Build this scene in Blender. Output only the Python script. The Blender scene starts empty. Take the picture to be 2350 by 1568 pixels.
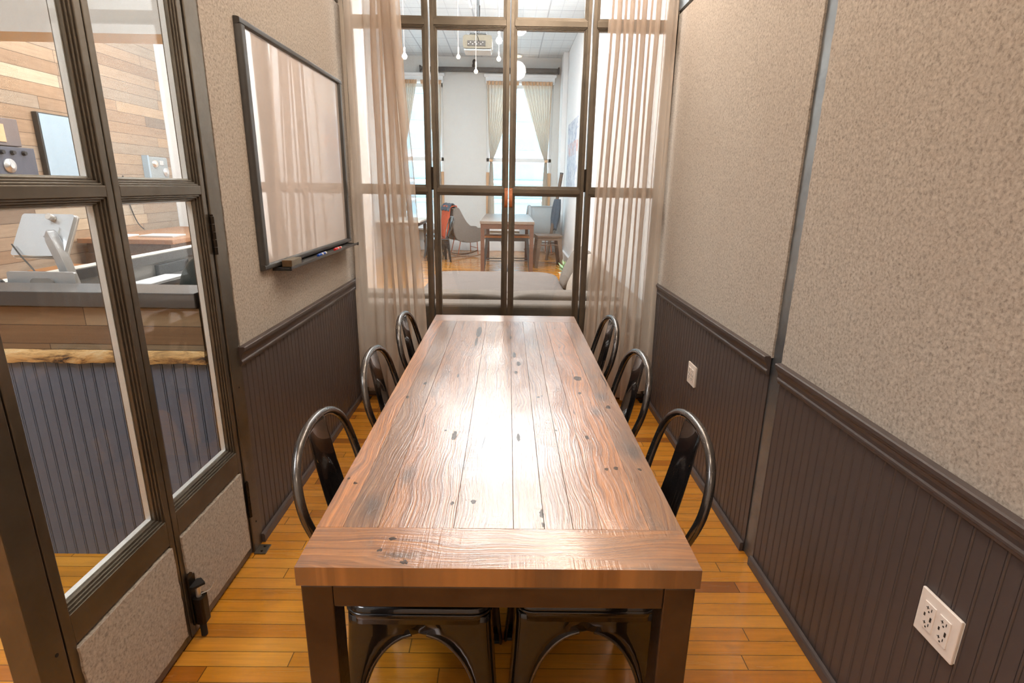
import bpy, math, random
from mathutils import Vector, Matrix
R = random.Random(7)
sc = bpy.context.scene
COL = sc.collection

# ------------------------------------------------------------------ camera, world, exposure
cam_d = bpy.data.cameras.new('camera'); cam = bpy.data.objects.new('camera', cam_d); COL.objects.link(cam)
sc.camera = cam
FPX = 1257.7
cam_d.sensor_fit = 'HORIZONTAL'; cam_d.sensor_width = 36.0; cam_d.lens = 36.0*FPX/2350.0
cam_d.clip_start = 0.02; cam_d.clip_end = 200
rx = Vector((0.99986105, -0.00640174, 0.01539178)); ry = Vector((-0.01307183, 0.2718893, 0.96223975)); rw = Vector((0.01034487, 0.96230724, -0.27176783))
m = Matrix.Identity(4)
for i in range(3):
    m[i][0] = rx[i]; m[i][1] = ry[i]; m[i][2] = -rw[i]
m[0][3] = 0; m[1][3] = 0; m[2][3] = 1.4468
cam.matrix_world = m

w = bpy.data.worlds.new('world'); sc.world = w; w.use_nodes = True
wn = w.node_tree.nodes; wl = w.node_tree.links
wn['Background'].inputs[0].default_value = (0.84, 0.94, 1.0, 1)
wn['Background'].inputs[1].default_value = 4.2

sc.view_settings.view_transform = 'Standard'; sc.view_settings.look = 'None'
sc.view_settings.gamma = 1; sc.view_settings.use_curve_mapping = False
sc.view_settings.exposure = 0.42
sc.cycles.max_bounces = 6; sc.cycles.diffuse_bounces = 3; sc.cycles.glossy_bounces = 3
sc.cycles.transparent_max_bounces = 20; sc.cycles.transmission_bounces = 6
sc.cycles.caustics_reflective = False; sc.cycles.caustics_refractive = False
sc.cycles.sample_clamp_indirect = 6
sc.cycles.use_denoising = True; sc.cycles.denoising_prefilter = 'FAST'
sc.cycles.use_adaptive_sampling = True; sc.cycles.adaptive_threshold = 0.1; sc.cycles.adaptive_min_samples = 16
sc.cycles.use_light_tree = True

WARM = (1.0, 0.76, 0.52)
def lamp(name, kind, loc, power, color=WARM, radius=0.05, **kw):
    """a lamp's own light; its fixture is built below"""
    d = bpy.data.lights.new(name, kind); d.energy = power; d.color = color
    if kind in ('POINT', 'SPOT'): d.shadow_soft_size = radius
    for k, v in kw.items(): setattr(d, k, v)
    o = bpy.data.objects.new(name, d); COL.objects.link(o); o.location = loc
    return o
# added fill lights for lounge and hall (their invented ceiling panels are built below)
for (x, y, z, sx, sy, p, c) in ((-0.3, 5.4, 4.03, 1.8, 1.8, 92, (1.0, 0.98, 0.96)), (-0.3, 7.9, 4.03, 1.8, 1.8, 108, (0.95, 0.98, 1.0)), (-2.8, 5.2, 4.03, 1.0, 1.6, 95, (1.0, 0.96, 0.91)), (-2.3, 0.4, 4.03, 1.0, 1.6, 95, (0.86, 0.93, 1.0))):
    o = lamp('added_fill_light', 'AREA', (x, y, z), p, c, shape='RECTANGLE', size=sx, size_y=sy)

# ------------------------------------------------------------------ helpers
class MB:
    def __init__(s): s.v = []; s.f = []; s.t = []; s.sm = []
    def add(s, vs, fs, tone=0.5, smooth=False):
        n = len(s.v); s.v += [tuple(v) for v in vs]
        for f in fs: s.f.append(tuple(i+n for i in f)); s.t.append(tone); s.sm.append(smooth)
        return s
    def box(s, x0, x1, y0, y1, z0, z1, tone=0.5, M=None):
        vs = [Vector((x, y, z)) for z in (z0, z1) for y in (y0, y1) for x in (x0, x1)]
        if M is not None: vs = [M @ v for v in vs]
        return s.add(vs, [(0,2,3,1),(4,5,7,6),(0,1,5,4),(2,6,7,3),(0,4,6,2),(1,3,7,5)], tone)
    def hexa(s, b, t, tone=0.5):
        """bottom quad, top quad (same winding)"""
        return s.add(list(b)+list(t), [(3,2,1,0),(4,5,6,7),(0,1,5,4),(1,2,6,5),(2,3,7,6),(3,0,4,7)], tone)
    def prism(s, poly, fn, a, b, tone=0.5, smooth=False):
        """poly of 2-d points extruded from a to b through fn(u, v, w)"""
        n = len(poly)
        vs = [fn(u, v, a) for u, v in poly] + [fn(u, v, b) for u, v in poly]
        fs = [(i, (i+1) % n, n+(i+1) % n, n+i) for i in range(n)]
        s.add(vs, fs, tone, smooth)
        s.add(vs, [tuple(range(n-1, -1, -1)), tuple(range(n, 2*n))], tone)
        return s
    def tube(s, pts, r, seg=10, tone=0.5, closed=False, cap=True):
        pts = [Vector(p) for p in pts]; n = len(pts)
        rr = r if isinstance(r, (list, tuple)) else [r]*n
        vs = []; nrm = None
        for i, p in enumerate(pts):
            a = pts[(i-1) % n] if (i > 0 or closed) else p
            b = pts[(i+1) % n] if (i < n-1 or closed) else p
            t = (b-a).normalized()
            if nrm is None:
                nrm = t.cross(Vector((0,0,1)))
                if nrm.length < 1e-3: nrm = t.cross(Vector((0,1,0)))
                nrm.normalize()
            nrm = (nrm - t*nrm.dot(t)).normalized(); bn = t.cross(nrm)
            for k in range(seg):
                an = 2*math.pi*k/seg
                vs.append(p + (nrm*math.cos(an)+bn*math.sin(an))*rr[i])
        fs = []
        for i in range(n if closed else n-1):
            j = (i+1) % n
            for k in range(seg):
                fs.append((i*seg+k, i*seg+(k+1) % seg, j*seg+(k+1) % seg, j*seg+k))
        s.add(vs, fs, tone, True)
        if cap and not closed:
            s.add(vs[:seg], [tuple(range(seg-1, -1, -1))], tone); s.add(vs[-seg:], [tuple(range(seg))], tone)
        return s
    def lathe(s, prof, c=(0,0,0), seg=20, axis='z', tone=0.5):
        vs = []; n = len(prof)
        for r, h in prof:
            for k in range(seg):
                an = 2*math.pi*k/seg; a, b = r*math.cos(an), r*math.sin(an)
                v = {'z': (a, b, h), 'x': (h, a, b), 'y': (b, h, a)}[axis]
                vs.append((c[0]+v[0], c[1]+v[1], c[2]+v[2]))
        fs = [(i*seg+k, i*seg+(k+1) % seg, (i+1)*seg+(k+1) % seg, (i+1)*seg+k) for i in range(n-1) for k in range(seg)]
        s.add(vs, fs, tone, True)
        s.add(vs[:seg], [tuple(range(seg-1, -1, -1))], tone); s.add(vs[-seg:], [tuple(range(seg))], tone)
        return s
    def grid(s, fn, nu, nv, tone=0.5, smooth=True):
        vs = [fn(i/nu, j/nv) for j in range(nv+1) for i in range(nu+1)]
        fs = [(j*(nu+1)+i, j*(nu+1)+i+1, (j+1)*(nu+1)+i+1, (j+1)*(nu+1)+i) for j in range(nv) for i in range(nu)]
        return s.add(vs, fs, tone, smooth)
    def cushion(s, c, h, e=0.35, nu=22, nv=14, M=None, wr=0.0, seed=1):
        """superellipsoid pillow: centre, half sizes"""
        rr = random.Random(seed); ph = [rr.uniform(0, 6) for _ in range(6)]
        def sg(v, k): return math.copysign(abs(v)**k, v)
        def fn(u, v):
            a = 2*math.pi*u; b = math.pi*(v-0.5)
            x = sg(math.cos(b), e)*sg(math.cos(a), e); y = sg(math.cos(b), e)*sg(math.sin(a), e); z = sg(math.sin(b), e+0.25)
            k = 1 + wr*(math.sin(5*x+ph[0]+3*z)*math.sin(6*y+ph[1]) + 0.5*math.sin(11*x+9*y+ph[2]))
            q = Vector((x*h[0], y*h[1], z*h[2]*k))
            if M is not None: q = M @ q
            return Vector(c)+q
        return s.grid(fn, nu, nv)
    def build(s, name, mat, parent=None, bevel=0, solid=0, seg=2, sub=0, loc=None):
        me = bpy.data.meshes.new(name); me.from_pydata(s.v, [], s.f); me.update()
        a = me.attributes.new('tone', 'FLOAT', 'FACE'); a.data.foreach_set('value', s.t)
        me.polygons.foreach_set('use_smooth', s.sm)
        me.materials.append(mat)
        o = bpy.data.objects.new(name, me); COL.objects.link(o)
        if parent is not None: o.parent = parent
        if loc: o.location = loc
        if solid:
            md = o.modifiers.new('s', 'SOLIDIFY'); md.thickness = solid; md.offset = 0
        if bevel:
            md = o.modifiers.new('b', 'BEVEL'); md.width = bevel; md.segments = seg; md.limit_method = 'ANGLE'; md.angle_limit = math.radians(40)
        if sub:
            md = o.modifiers.new('u', 'SUBSURF'); md.levels = sub; md.render_levels = sub
        return o
def tag(o, label=None, cat=None, group=None, kind=None):
    if label: o['label'] = label
    if cat: o['category'] = cat
    if group: o['group'] = group
    if kind: o['kind'] = kind
    return o
def thing(name, label, cat, loc=(0,0,0), rz=0, group=None, kind=None):
    o = bpy.data.objects.new(name, None); COL.objects.link(o); o.location = loc; o.rotation_euler = (0,0,rz); o.empty_display_size = .05
    return tag(o, label, cat, group, kind)
def kids(o): return [c for c in bpy.data.objects if c.parent is o]
def dup(o, loc, rz=0, label=None, parent=None):
    c = o.copy(); COL.objects.link(c)
    if parent is not None: c.parent = parent
    else: c.location = loc; c.rotation_euler = (0,0,rz)
    if label: c['label'] = label
    for k in kids(o): dup(k, None, parent=c)
    return c
def smooth_path(pts, n=6, closed=False):
    P = [Vector(p) for p in pts]; out = []; m_ = len(P)
    for i in range(m_ if closed else m_-1):
        if closed: a, b, c, d = P[(i-1) % m_], P[i], P[(i+1) % m_], P[(i+2) % m_]
        else: a, b, c, d = P[max(i-1,0)], P[i], P[i+1], P[min(i+2,m_-1)]
        for k in range(n):
            t = k/n
            out.append(0.5*((2*b)+(c-a)*t+(2*a-5*b+4*c-d)*t*t+(3*b-a-3*c+d)*t**3))
    if not closed: out.append(P[-1])
    return out
def rrect(w2, h2, r, n=5):
    out = []
    for cx, cy, a0 in ((w2-r, h2-r, 0), (-w2+r, h2-r, 90), (-w2+r, -h2+r, 180), (w2-r, -h2+r, 270)):
        for k in range(n+1):
            a = math.radians(a0+90*k/n); out.append((cx+r*math.cos(a), cy+r*math.sin(a)))
    return out

# ------------------------------------------------------------------ materials
def srgb(r, g, b):
    f = lambda c: ((c/255.0)/12.92 if c/255.0 <= 0.04045 else ((c/255.0+0.055)/1.055)**2.4)
    return (f(r), f(g), f(b), 1)
class NT:
    def __init__(s, name):
        s.m = bpy.data.materials.new(name); s.m.use_nodes = True; s.n = s.m.node_tree.nodes; s.l = s.m.node_tree.links
        s.b = s.n['Principled BSDF']; s.out = s.n['Material Output']
        s.tc = s.n.new('ShaderNodeTexCoord')
    def N(s, t, **kw):
        n = s.n.new(t)
        for k, v in kw.items(): setattr(n, k, v)
        return n
    def L(s, a, b): s.l.new(a, b)
    def val(s, inp, v):
        if hasattr(v, 'is_output') or hasattr(v, 'links'): s.L(v, inp)
        else: inp.default_value = v
    def math(s, op, a, b=0.0, c=0.0, clamp=False):
        n = s.N('ShaderNodeMath', operation=op); n.use_clamp = clamp
        for i, v in enumerate((a, b, c)): s.val(n.inputs[i], v)
        return n.outputs[0]
    def mix(s, f, a, b, mode='MIX'):
        n = s.N('ShaderNodeMix', data_type='RGBA', blend_type=mode); n.clamp_factor = True
        s.val(n.inputs[0], f); s.val(n.inputs[6], a); s.val(n.inputs[7], b); return n.outputs[2]
    def noise(s, vec, scale, detail=3, rough=0.5, dist=0.0):
        n = s.N('ShaderNodeTexNoise'); s.L(vec, n.inputs['Vector']); n.inputs['Scale'].default_value = scale
        n.inputs['Detail'].default_value = detail; n.inputs['Roughness'].default_value = rough; n.inputs['Distortion'].default_value = dist
        return n.outputs[0]
    def ramp(s, f, stops, mode='LINEAR'):
        n = s.N('ShaderNodeValToRGB'); s.L(f, n.inputs[0]); cr = n.color_ramp; cr.interpolation = mode
        while len(cr.elements) < len(stops): cr.elements.new(0.5)
        for e, (p, c) in zip(cr.elements, stops):
            e.position = p; e.color = c if len(c) == 4 else (*c, 1)
        return n.outputs[0]
    def mapping(s, vec, scale=(1,1,1), loc=(0,0,0)):
        n = s.N('ShaderNodeMapping'); s.L(vec, n.inputs[0]); n.inputs['Scale'].default_value = scale; n.inputs['Location'].default_value = loc
        return n.outputs[0]
    def bump(s, h, strength=0.3, dist=0.002):
        n = s.N('ShaderNodeBump'); s.L(h, n.inputs['Height']); n.inputs['Strength'].default_value = strength; n.inputs['Distance'].default_value = dist
        s.L(n.outputs[0], s.b.inputs['Normal']); return n.outputs[0]
    def sep(s, vec):
        n = s.N('ShaderNodeSeparateXYZ'); s.L(vec, n.inputs[0]); return n.outputs
    def comb(s, x, y, z):
        n = s.N('ShaderNodeCombineXYZ')
        for i, v in enumerate((x, y, z)): s.val(n.inputs[i], v)
        return n.outputs[0]
    def white(s, vec):
        n = s.N('ShaderNodeTexWhiteNoise', noise_dimensions='3D'); s.L(vec, n.inputs[0]); return n.outputs[0]
    def base(s, c): s.val(s.b.inputs['Base Color'], c)
    def rough(s, r): s.val(s.b.inputs['Roughness'], r)
def plain(name, col, rough=0.5, metal=0.0, var=0.06, scale=30, bump=0.0, bscale=200, coat=0.0, spec=0.5):
    t = NT(name); nz = t.noise(t.tc.outputs['Object'], scale, 4)
    c = t.mix(nz, tuple(x*(1-var) for x in col[:3])+(1,), tuple(min(1, x*(1+var)) for x in col[:3])+(1,))
    t.base(c); t.rough(rough); t.b.inputs['Metallic'].default_value = metal
    t.b.inputs['Coat Weight'].default_value = coat; t.b.inputs['Specular IOR Level'].default_value = spec
    if bump: t.bump(t.noise(t.tc.outputs['Object'], bscale, 2), bump, 0.001)
    return t.m
def emis(name, col, strength):
    t = NT(name); t.base((0.8,0.8,0.8,1)); t.b.inputs['Emission Color'].default_value = col; t.b.inputs['Emission Strength'].default_value = strength
    return t.m
def felt(name, dark, mid, lite):
    t = NT(name); v = t.tc.outputs['Object']
    a = t.noise(v, 115, 2, 0.55, 0.5); b = t.noise(v, 3.0, 2); c = t.noise(v, 420, 2)
    f = t.math('ADD', t.math('MULTIPLY', a, 0.8), t.math('MULTIPLY', c, 0.2))
    col = t.ramp(f, [(0.30, dark), (0.47, mid), (0.68, lite)])
    col = t.mix(t.math('MULTIPLY', b, 0.35), col, srgb(156, 141, 128))
    t.base(col); t.rough(0.95); t.b.inputs['Specular IOR Level'].default_value = 0.1
    t.b.inputs['Sheen Weight'].default_value = 0.2
    t.bump(f, 0.10, 0.001); return t.m
def planks(name, ax_len, ax_row, row, length, cols, rough=(0.25, 0.45), gap=0.02, grain=1.0, bump=0.3, coat=0.0, saw=0.0):
    """boards running along ax_len, rows stacked along ax_row (object coordinates = world for settings)"""
    t = NT(name); P = t.sep(t.tc.outputs['Object'])
    u, v = P[ax_len], P[ax_row]
    rv = t.math('DIVIDE', v, row); ri = t.math('FLOOR', rv); rf = t.math('FRACT', rv)
    ro = t.white(t.comb(ri, 3.7, 0.0))
    lu = t.math('ADD', t.math('DIVIDE', u, length), t.math('MULTIPLY', ro, 7.0)); li = t.math('FLOOR', lu); lf = t.math('FRACT', lu)
    rnd = t.white(t.comb(ri, li, 1.3)); rnd2 = t.white(t.comb(ri, li, 9.1))
    col = t.ramp(rnd, cols)
    gv = t.comb(t.math('MULTIPLY', u, 3.0), t.math('MULTIPLY', v, 60.0), t.math('MULTIPLY', rnd, 50.0))
    g = t.noise(gv, 1.0*grain, 5, 0.65, 0.8)
    gv2 = t.comb(t.math('MULTIPLY', u, 2.2), t.math('MULTIPLY', v, 9.0), t.math('MULTIPLY', rnd2, 40.0)); g2 = t.noise(gv2, 1.5, 4, 0.6, 1.0)
    col = t.mix(t.math('MULTIPLY', t.math('SUBTRACT', g, 0.35, clamp=True), 1.1), col, t.mix(0.5, col, (0.10, 0.045, 0.015, 1), 'MULTIPLY'))
    col = t.mix(t.math('MULTIPLY', t.math('SUBTRACT', g2, 0.5, clamp=True), 2.2), col, t.mix(0.45, col, (0.12, 0.07, 0.04, 1), 'MIX'))
    e1 = t.math('LESS_THAN', t.math('MINIMUM', rf, t.math('SUBTRACT', 1.0, rf)), gap)
    e2 = t.math('LESS_THAN', t.math('MINIMUM', lf, t.math('SUBTRACT', 1.0, lf)), gap*row/length*1.2)
    e = t.math('MAXIMUM', e1, e2)
    col = t.mix(t.math('MULTIPLY', e, 0.75), col, (0.03, 0.015, 0.008, 1))
    t.base(col)
    rr = t.math('ADD', rough[0], t.math('MULTIPLY', g, rough[1]-rough[0])); t.rough(rr)
    h = t.math('SUBTRACT', t.math('ADD', t.math('MULTIPLY', g, 0.35), t.math('MULTIPLY', rnd2, 0.35)), e)
    if saw:
        sw = t.noise(t.comb(t.math('MULTIPLY', u, 220.0), t.math('MULTIPLY', v, 6.0), rnd), 1.0, 1)
        h = t.math('ADD', h, t.math('MULTIPLY', sw, saw))
    t.bump(h, bump, 0.0015)
    t.b.inputs['Coat Weight'].default_value = coat; t.b.inputs['Coat Roughness'].default_value = 0.12
    return t.m
M = {}
M['felt'] = felt('felt_fabric', srgb(122, 112, 102), srgb(168, 157, 145), srgb(192, 182, 170))
M['felt_edge'] = plain('felt_backing', srgb(150, 105, 66), 0.9, bump=0.4)
M['wainscot'] = plain('painted_beadboard', srgb(80, 70, 67), 0.42, var=0.04, bump=0.08, bscale=90)
M['wainscot_hall_tint'] = plain('hall_tinted_desk_beadboard', srgb(96, 104, 120), 0.42, var=0.04)  # blue-grey cast of the hall light mixed into the base colour
def steel_mat(name, c1, c2, rough=0.36, metal=0.75):
    t = NT(name); v = t.tc.outputs['Object']
    a = t.noise(v, 5.0, 4, 0.6, 0.5); b = t.noise(v, 90, 3)
    t.base(t.ramp(a, [(0.3, c1), (0.7, c2)])); t.rough(t.math('ADD', rough-0.08, t.math('MULTIPLY', b, 0.2)))
    t.b.inputs['Metallic'].default_value = metal; return t.m
M['steel'] = steel_mat('waxed_steel', srgb(96, 88, 77), srgb(116, 107, 95))
M['strip'] = steel_mat('bare_steel_strip', srgb(112, 116, 120), srgb(146, 150, 152), 0.34)
M['steel_brown'] = steel_mat('brown_table_steel', srgb(66, 52, 42), srgb(88, 72, 58), 0.34, 0.75)
M['chair'] = steel_mat('black_chair_metal', srgb(84, 80, 78), srgb(104, 100, 97), 0.22, 0.9)
M['chair_sheet'] = plain('black_chair_sheet', srgb(34, 31, 31), 0.22, 0.5, 0.1, 14, coat=0.6)
M['rubber'] = plain('black_rubber', srgb(22, 22, 22), 0.7)
M['hinge'] = plain('dark_hinge_steel', srgb(52, 44, 36), 0.4, 0.8)
M['dark'] = plain('dark_gap', srgb(20, 17, 15), 0.8)
M['spacer'] = plain('aluminium_spacer', srgb(215, 212, 208), 0.35, 0.25)
M['white'] = plain('white_plastic', srgb(236, 224, 214), 0.35, var=0.02)
M['cream'] = plain('cream_plaster', srgb(232, 226, 216), 0.85, var=0.02)
M['wall_white'] = plain('white_paint', srgb(238, 240, 242), 0.8, var=0.015)
M['wall_warm'] = plain('off_white_paint', srgb(216, 216, 214), 0.85, var=0.02)
M['pier'] = plain('pale_grey_paint', srgb(222, 218, 212), 0.85, var=0.01)
M['graphite'] = plain('graphite_frame', srgb(70, 68, 66), 0.38, 0.3, 0.03)
M['leather'] = plain('tan_leather', srgb(176, 104, 58), 0.55, bump=0.3, bscale=300)
M['slot'] = plain('socket_slot', srgb(40, 34, 30), 0.6)
M['red'] = plain('red_plastic', srgb(205, 40, 40), 0.35); M['blue'] = plain('blue_plastic', srgb(30, 80, 170), 0.35)
M['silver'] = plain('silver_metal', srgb(205, 205, 206), 0.28, 0.6, 0.02)
M['rivet'] = plain('bright_rivet', srgb(220, 210, 200), 0.25, 0.9)
M['eraser'] = plain('eraser_felt', srgb(120, 112, 100), 0.95, 0, 0.5, 220, 0.5)
M['eraser_end'] = plain('eraser_foam', srgb(110, 84, 56), 0.9, 0, 0.3, 150, 0.4)
M['sofa'] = plain('taupe_sofa_fabric', srgb(104, 94, 86), 0.9, 0, 0.08, 60, 0.3, 400)
M['sofa_light'] = plain('light_taupe_fabric', srgb(146, 134, 124), 0.9, 0, 0.08, 60, 0.3, 400)
M['daybed'] = plain('brown_grey_fabric', srgb(98, 88, 83), 0.9, 0, 0.12, 40, 0.3, 400)
M['shell'] = plain('grey_tweed', srgb(122, 114, 108), 0.9, 0, 0.2, 120, 0.3, 400)
M['shell_blue'] = plain('blue_grey_tweed', srgb(168, 178, 184), 0.9, 0, 0.2, 120, 0.3, 400)
M['throw'] = plain('orange_blanket', srgb(206, 92, 58), 0.95, 0, 0.15, 60, 0.4)
M['navy'] = plain('dark_slate_cloth', srgb(70, 84, 98), 0.95, 0, 0.25, 30, 0.4)
M['copper'] = plain('copper_wire', srgb(190, 120, 90), 0.35, 0.7)
M['runner'] = plain('bent_wood_runner', srgb(150, 124, 104), 0.5)
M['oldwood'] = plain('grey_brown_wood', srgb(98, 80, 66), 0.6, 0, 0.25, 22, 0.3)
M['tablewood'] = plain('red_brown_wood', srgb(88, 60, 47), 0.5, 0, 0.25, 22, 0.3)
M['tabletop2'] = plain('weathered_table_top', srgb(116, 102, 92), 0.4, 0, 0.2, 12)
M['seatwood'] = plain('orange_seat_wood', srgb(150, 104, 66), 0.5, 0, 0.2, 18)
M['gunmetal'] = plain('gunmetal', srgb(84, 88, 92), 0.35, 0.7)
M['black'] = plain('black_plastic', srgb(30, 30, 32), 0.45)
M['leaf'] = plain('pale_green_leaf', srgb(150, 178, 140), 0.6)
M['glassware'] = plain('pale_bottle', srgb(200, 214, 220), 0.15)
M['paper'] = plain('white_paper', srgb(238, 238, 236), 0.8, var=0.01)
M['desk_cap'] = plain('dark_grey_laminate', srgb(78, 74, 72), 0.4, 0, 0.05, coat=0.2)
M['desk_grey'] = plain('mid_grey_laminate', srgb(140, 134, 128), 0.6)
M['chair_leather'] = plain('dark_green_leather', srgb(44, 50, 46), 0.45, 0, 0.12, 40, 0.2)
M['bluepanel'] = plain('pale_blue_panel', srgb(150, 170, 186), 0.3, 0, 0.03)
M['radio'] = plain('dark_bakelite', srgb(74, 76, 88), 0.4); M['radio_lid'] = plain('mauve_brown_case', srgb(110, 98, 96), 0.5)
M['phone'] = plain('pale_grey_enamel', srgb(140, 148, 152), 0.4)
M['facade'] = plain('pale_siding', srgb(196, 210, 218), 0.8, var=0.01); M['facade_blue'] = plain('pale_blue_siding', srgb(140, 182, 200), 0.8, var=0.03)
M['jamb'] = plain('orange_pine_jamb', srgb(206, 166, 128), 0.6)
M['bulb'] = emis('warm_bulb_glow', (1.0, 0.72, 0.42, 1), 22); M['bulbw'] = emis('white_bulb_glow', (1.0, 0.93, 0.82, 1), 14)
M['added_panel_glow'] = emis('added_diffuser_glow', (1.0, 0.95, 0.88, 1), 2.5)
M['floor'] = planks('maple_strip_floor', 0, 1, 0.057, 0.72,
    [(0.0, srgb(190, 118, 34)), (0.25, srgb(212, 142, 46)), (0.5, srgb(200, 128, 36)), (0.8, srgb(218, 150, 58)), (0.96, srgb(180, 106, 32)), (1.0, srgb(150, 88, 30))], (0.16, 0.34), 0.022, 1.0, 0.25, 0.35)
M['plankwall'] = planks('reclaimed_plank_wall', 1, 2, 0.108, 1.5,
    [(0.0, srgb(136, 112, 92)), (0.3, srgb(160, 132, 106)), (0.5, srgb(150, 134, 118)), (0.7, srgb(168, 138, 108)), (0.88, srgb(190, 176, 156)), (1.0, srgb(120, 102, 88))], (0.6, 0.85), 0.02, 0.8, 0.5, 0.0, 0.3)
M['deskplank'] = planks('reclaimed_desk_planks', 0, 2, 0.068, 0.62,
    [(0.0, srgb(120, 92, 66)), (0.4, srgb(150, 122, 92)), (0.7, srgb(134, 118, 96)), (1.0, srgb(160, 134, 104))], (0.6, 0.85), 0.02, 0.8, 0.5, 0.0, 0.5)
def liveedge():
    t = NT('live_edge_wood'); v = t.tc.outputs['Object']; n = t.noise(t.mapping(v, (4, 4, 14)), 1.6, 6, 0.7, 0.6)
    t.base(t.ramp(n, [(0.36, srgb(50, 48, 54)), (0.44, srgb(150, 118, 80)), (0.52, srgb(214, 176, 120)), (0.66, srgb(226, 204, 162)), (0.8, srgb(170, 130, 86))]))
    t.rough(0.7); t.bump(n, 0.6, 0.006); return t.m
M['live'] = liveedge()
def glass():
    t = NT('window_glass'); t.n.remove(t.b)
    lw = t.N('ShaderNodeLayerWeight'); lw.inputs[0].default_value = 0.5
    f = t.math('ADD', t.math('MULTIPLY', t.math('POWER', lw.outputs['Facing'], 4.5), 0.9), 0.035, clamp=True)
    tr = t.N('ShaderNodeBsdfTransparent'); tr.inputs[0].default_value = (0.955, 0.972, 0.968, 1)
    gl = t.N('ShaderNodeBsdfGlossy'); gl.inputs['Roughness'].default_value = 0.015
    mx = t.N('ShaderNodeMixShader'); t.L(f, mx.inputs[0]); t.L(tr.outputs[0], mx.inputs[1]); t.L(gl.outputs[0], mx.inputs[2]); t.L(mx.outputs[0], t.out.inputs[0])
    return t.m
M['glass'] = glass()
def sheer(name, col, tcol, open_, wave=True):
    t = NT(name); t.n.remove(t.b)
    v = t.tc.outputs['Object']; n = t.noise(t.mapping(v, (30, 30, 2)), 1.0, 3)
    df = t.N('ShaderNodeBsdfDiffuse'); df.inputs[0].default_value = col
    tl = t.N('ShaderNodeBsdfTranslucent'); tl.inputs[0].default_value = tcol
    tr = t.N('ShaderNodeBsdfTransparent')
    m1 = t.N('ShaderNodeMixShader'); m1.inputs[0].default_value = 0.5; t.L(df.outputs[0], m1.inputs[1]); t.L(tl.outputs[0], m1.inputs[2])
    # a sheer weave closes up where the cloth turns edge-on
    lw = t.N('ShaderNodeLayerWeight'); lw.inputs[0].default_value = 0.45
    f = t.math('MULTIPLY', t.math('POWER', t.math('SUBTRACT', 1.0, lw.outputs['Facing']), 1.5), t.math('ADD', open_-0.08, t.math('MULTIPLY', n, 0.16)), clamp=True)
    m2 = t.N('ShaderNodeMixShader'); t.L(f, m2.inputs[0]); t.L(m1.outputs[0], m2.inputs[1]); t.L(tr.outputs[0], m2.inputs[2]); t.L(m2.outputs[0], t.out.inputs[0])
    return t.m
M['curtain'] = sheer('beige_sheer', srgb(202, 184, 168), srgb(204, 184, 166), 0.40)
M['lounge_curtain'] = sheer('white_linen_sheer', srgb(222, 206, 190), srgb(206, 188, 168), 0.10)
M['curtain_head'] = plain('orange_curtain_header', srgb(214, 176, 140), 0.9)
def board():
    t = NT('whiteboard_enamel'); t.base(srgb(218, 206, 200)); t.rough(0.05); t.b.inputs['Coat Weight'].default_value = 1.0; t.b.inputs['Coat Roughness'].default_value = 0.02; t.b.inputs['Coat IOR'].default_value = 1.7; t.b.inputs['Specular IOR Level'].default_value = 0.8
    return t.m
M['board'] = board()
def tintile():
    t = NT('pressed_tin_ceiling'); P = t.sep(t.tc.outputs['Object']); hs = []
    for i in (0, 1):
        f = t.math('FRACT', t.math('DIVIDE', P[i], 0.6)); hs.append(t.math('LESS_THAN', t.math('MINIMUM', f, t.math('SUBTRACT', 1.0, f)), 0.02))
        f = t.math('FRACT', t.math('DIVIDE', P[i], 0.2)); hs.append(t.math('MULTIPLY', t.math('LESS_THAN', t.math('MINIMUM', f, t.math('SUBTRACT', 1.0, f)), 0.03), 0.4))
    h = t.math('MAXIMUM', t.math('MAXIMUM', hs[0], hs[1]), t.math('MAXIMUM', hs[2], hs[3]))
    t.base(t.mix(t.math('MULTIPLY', h, 0.8), srgb(222, 230, 236), srgb(168, 178, 188))); t.rough(0.5); t.bump(h, 0.6, 0.01); return t.m
M['tin'] = tintile()
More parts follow.
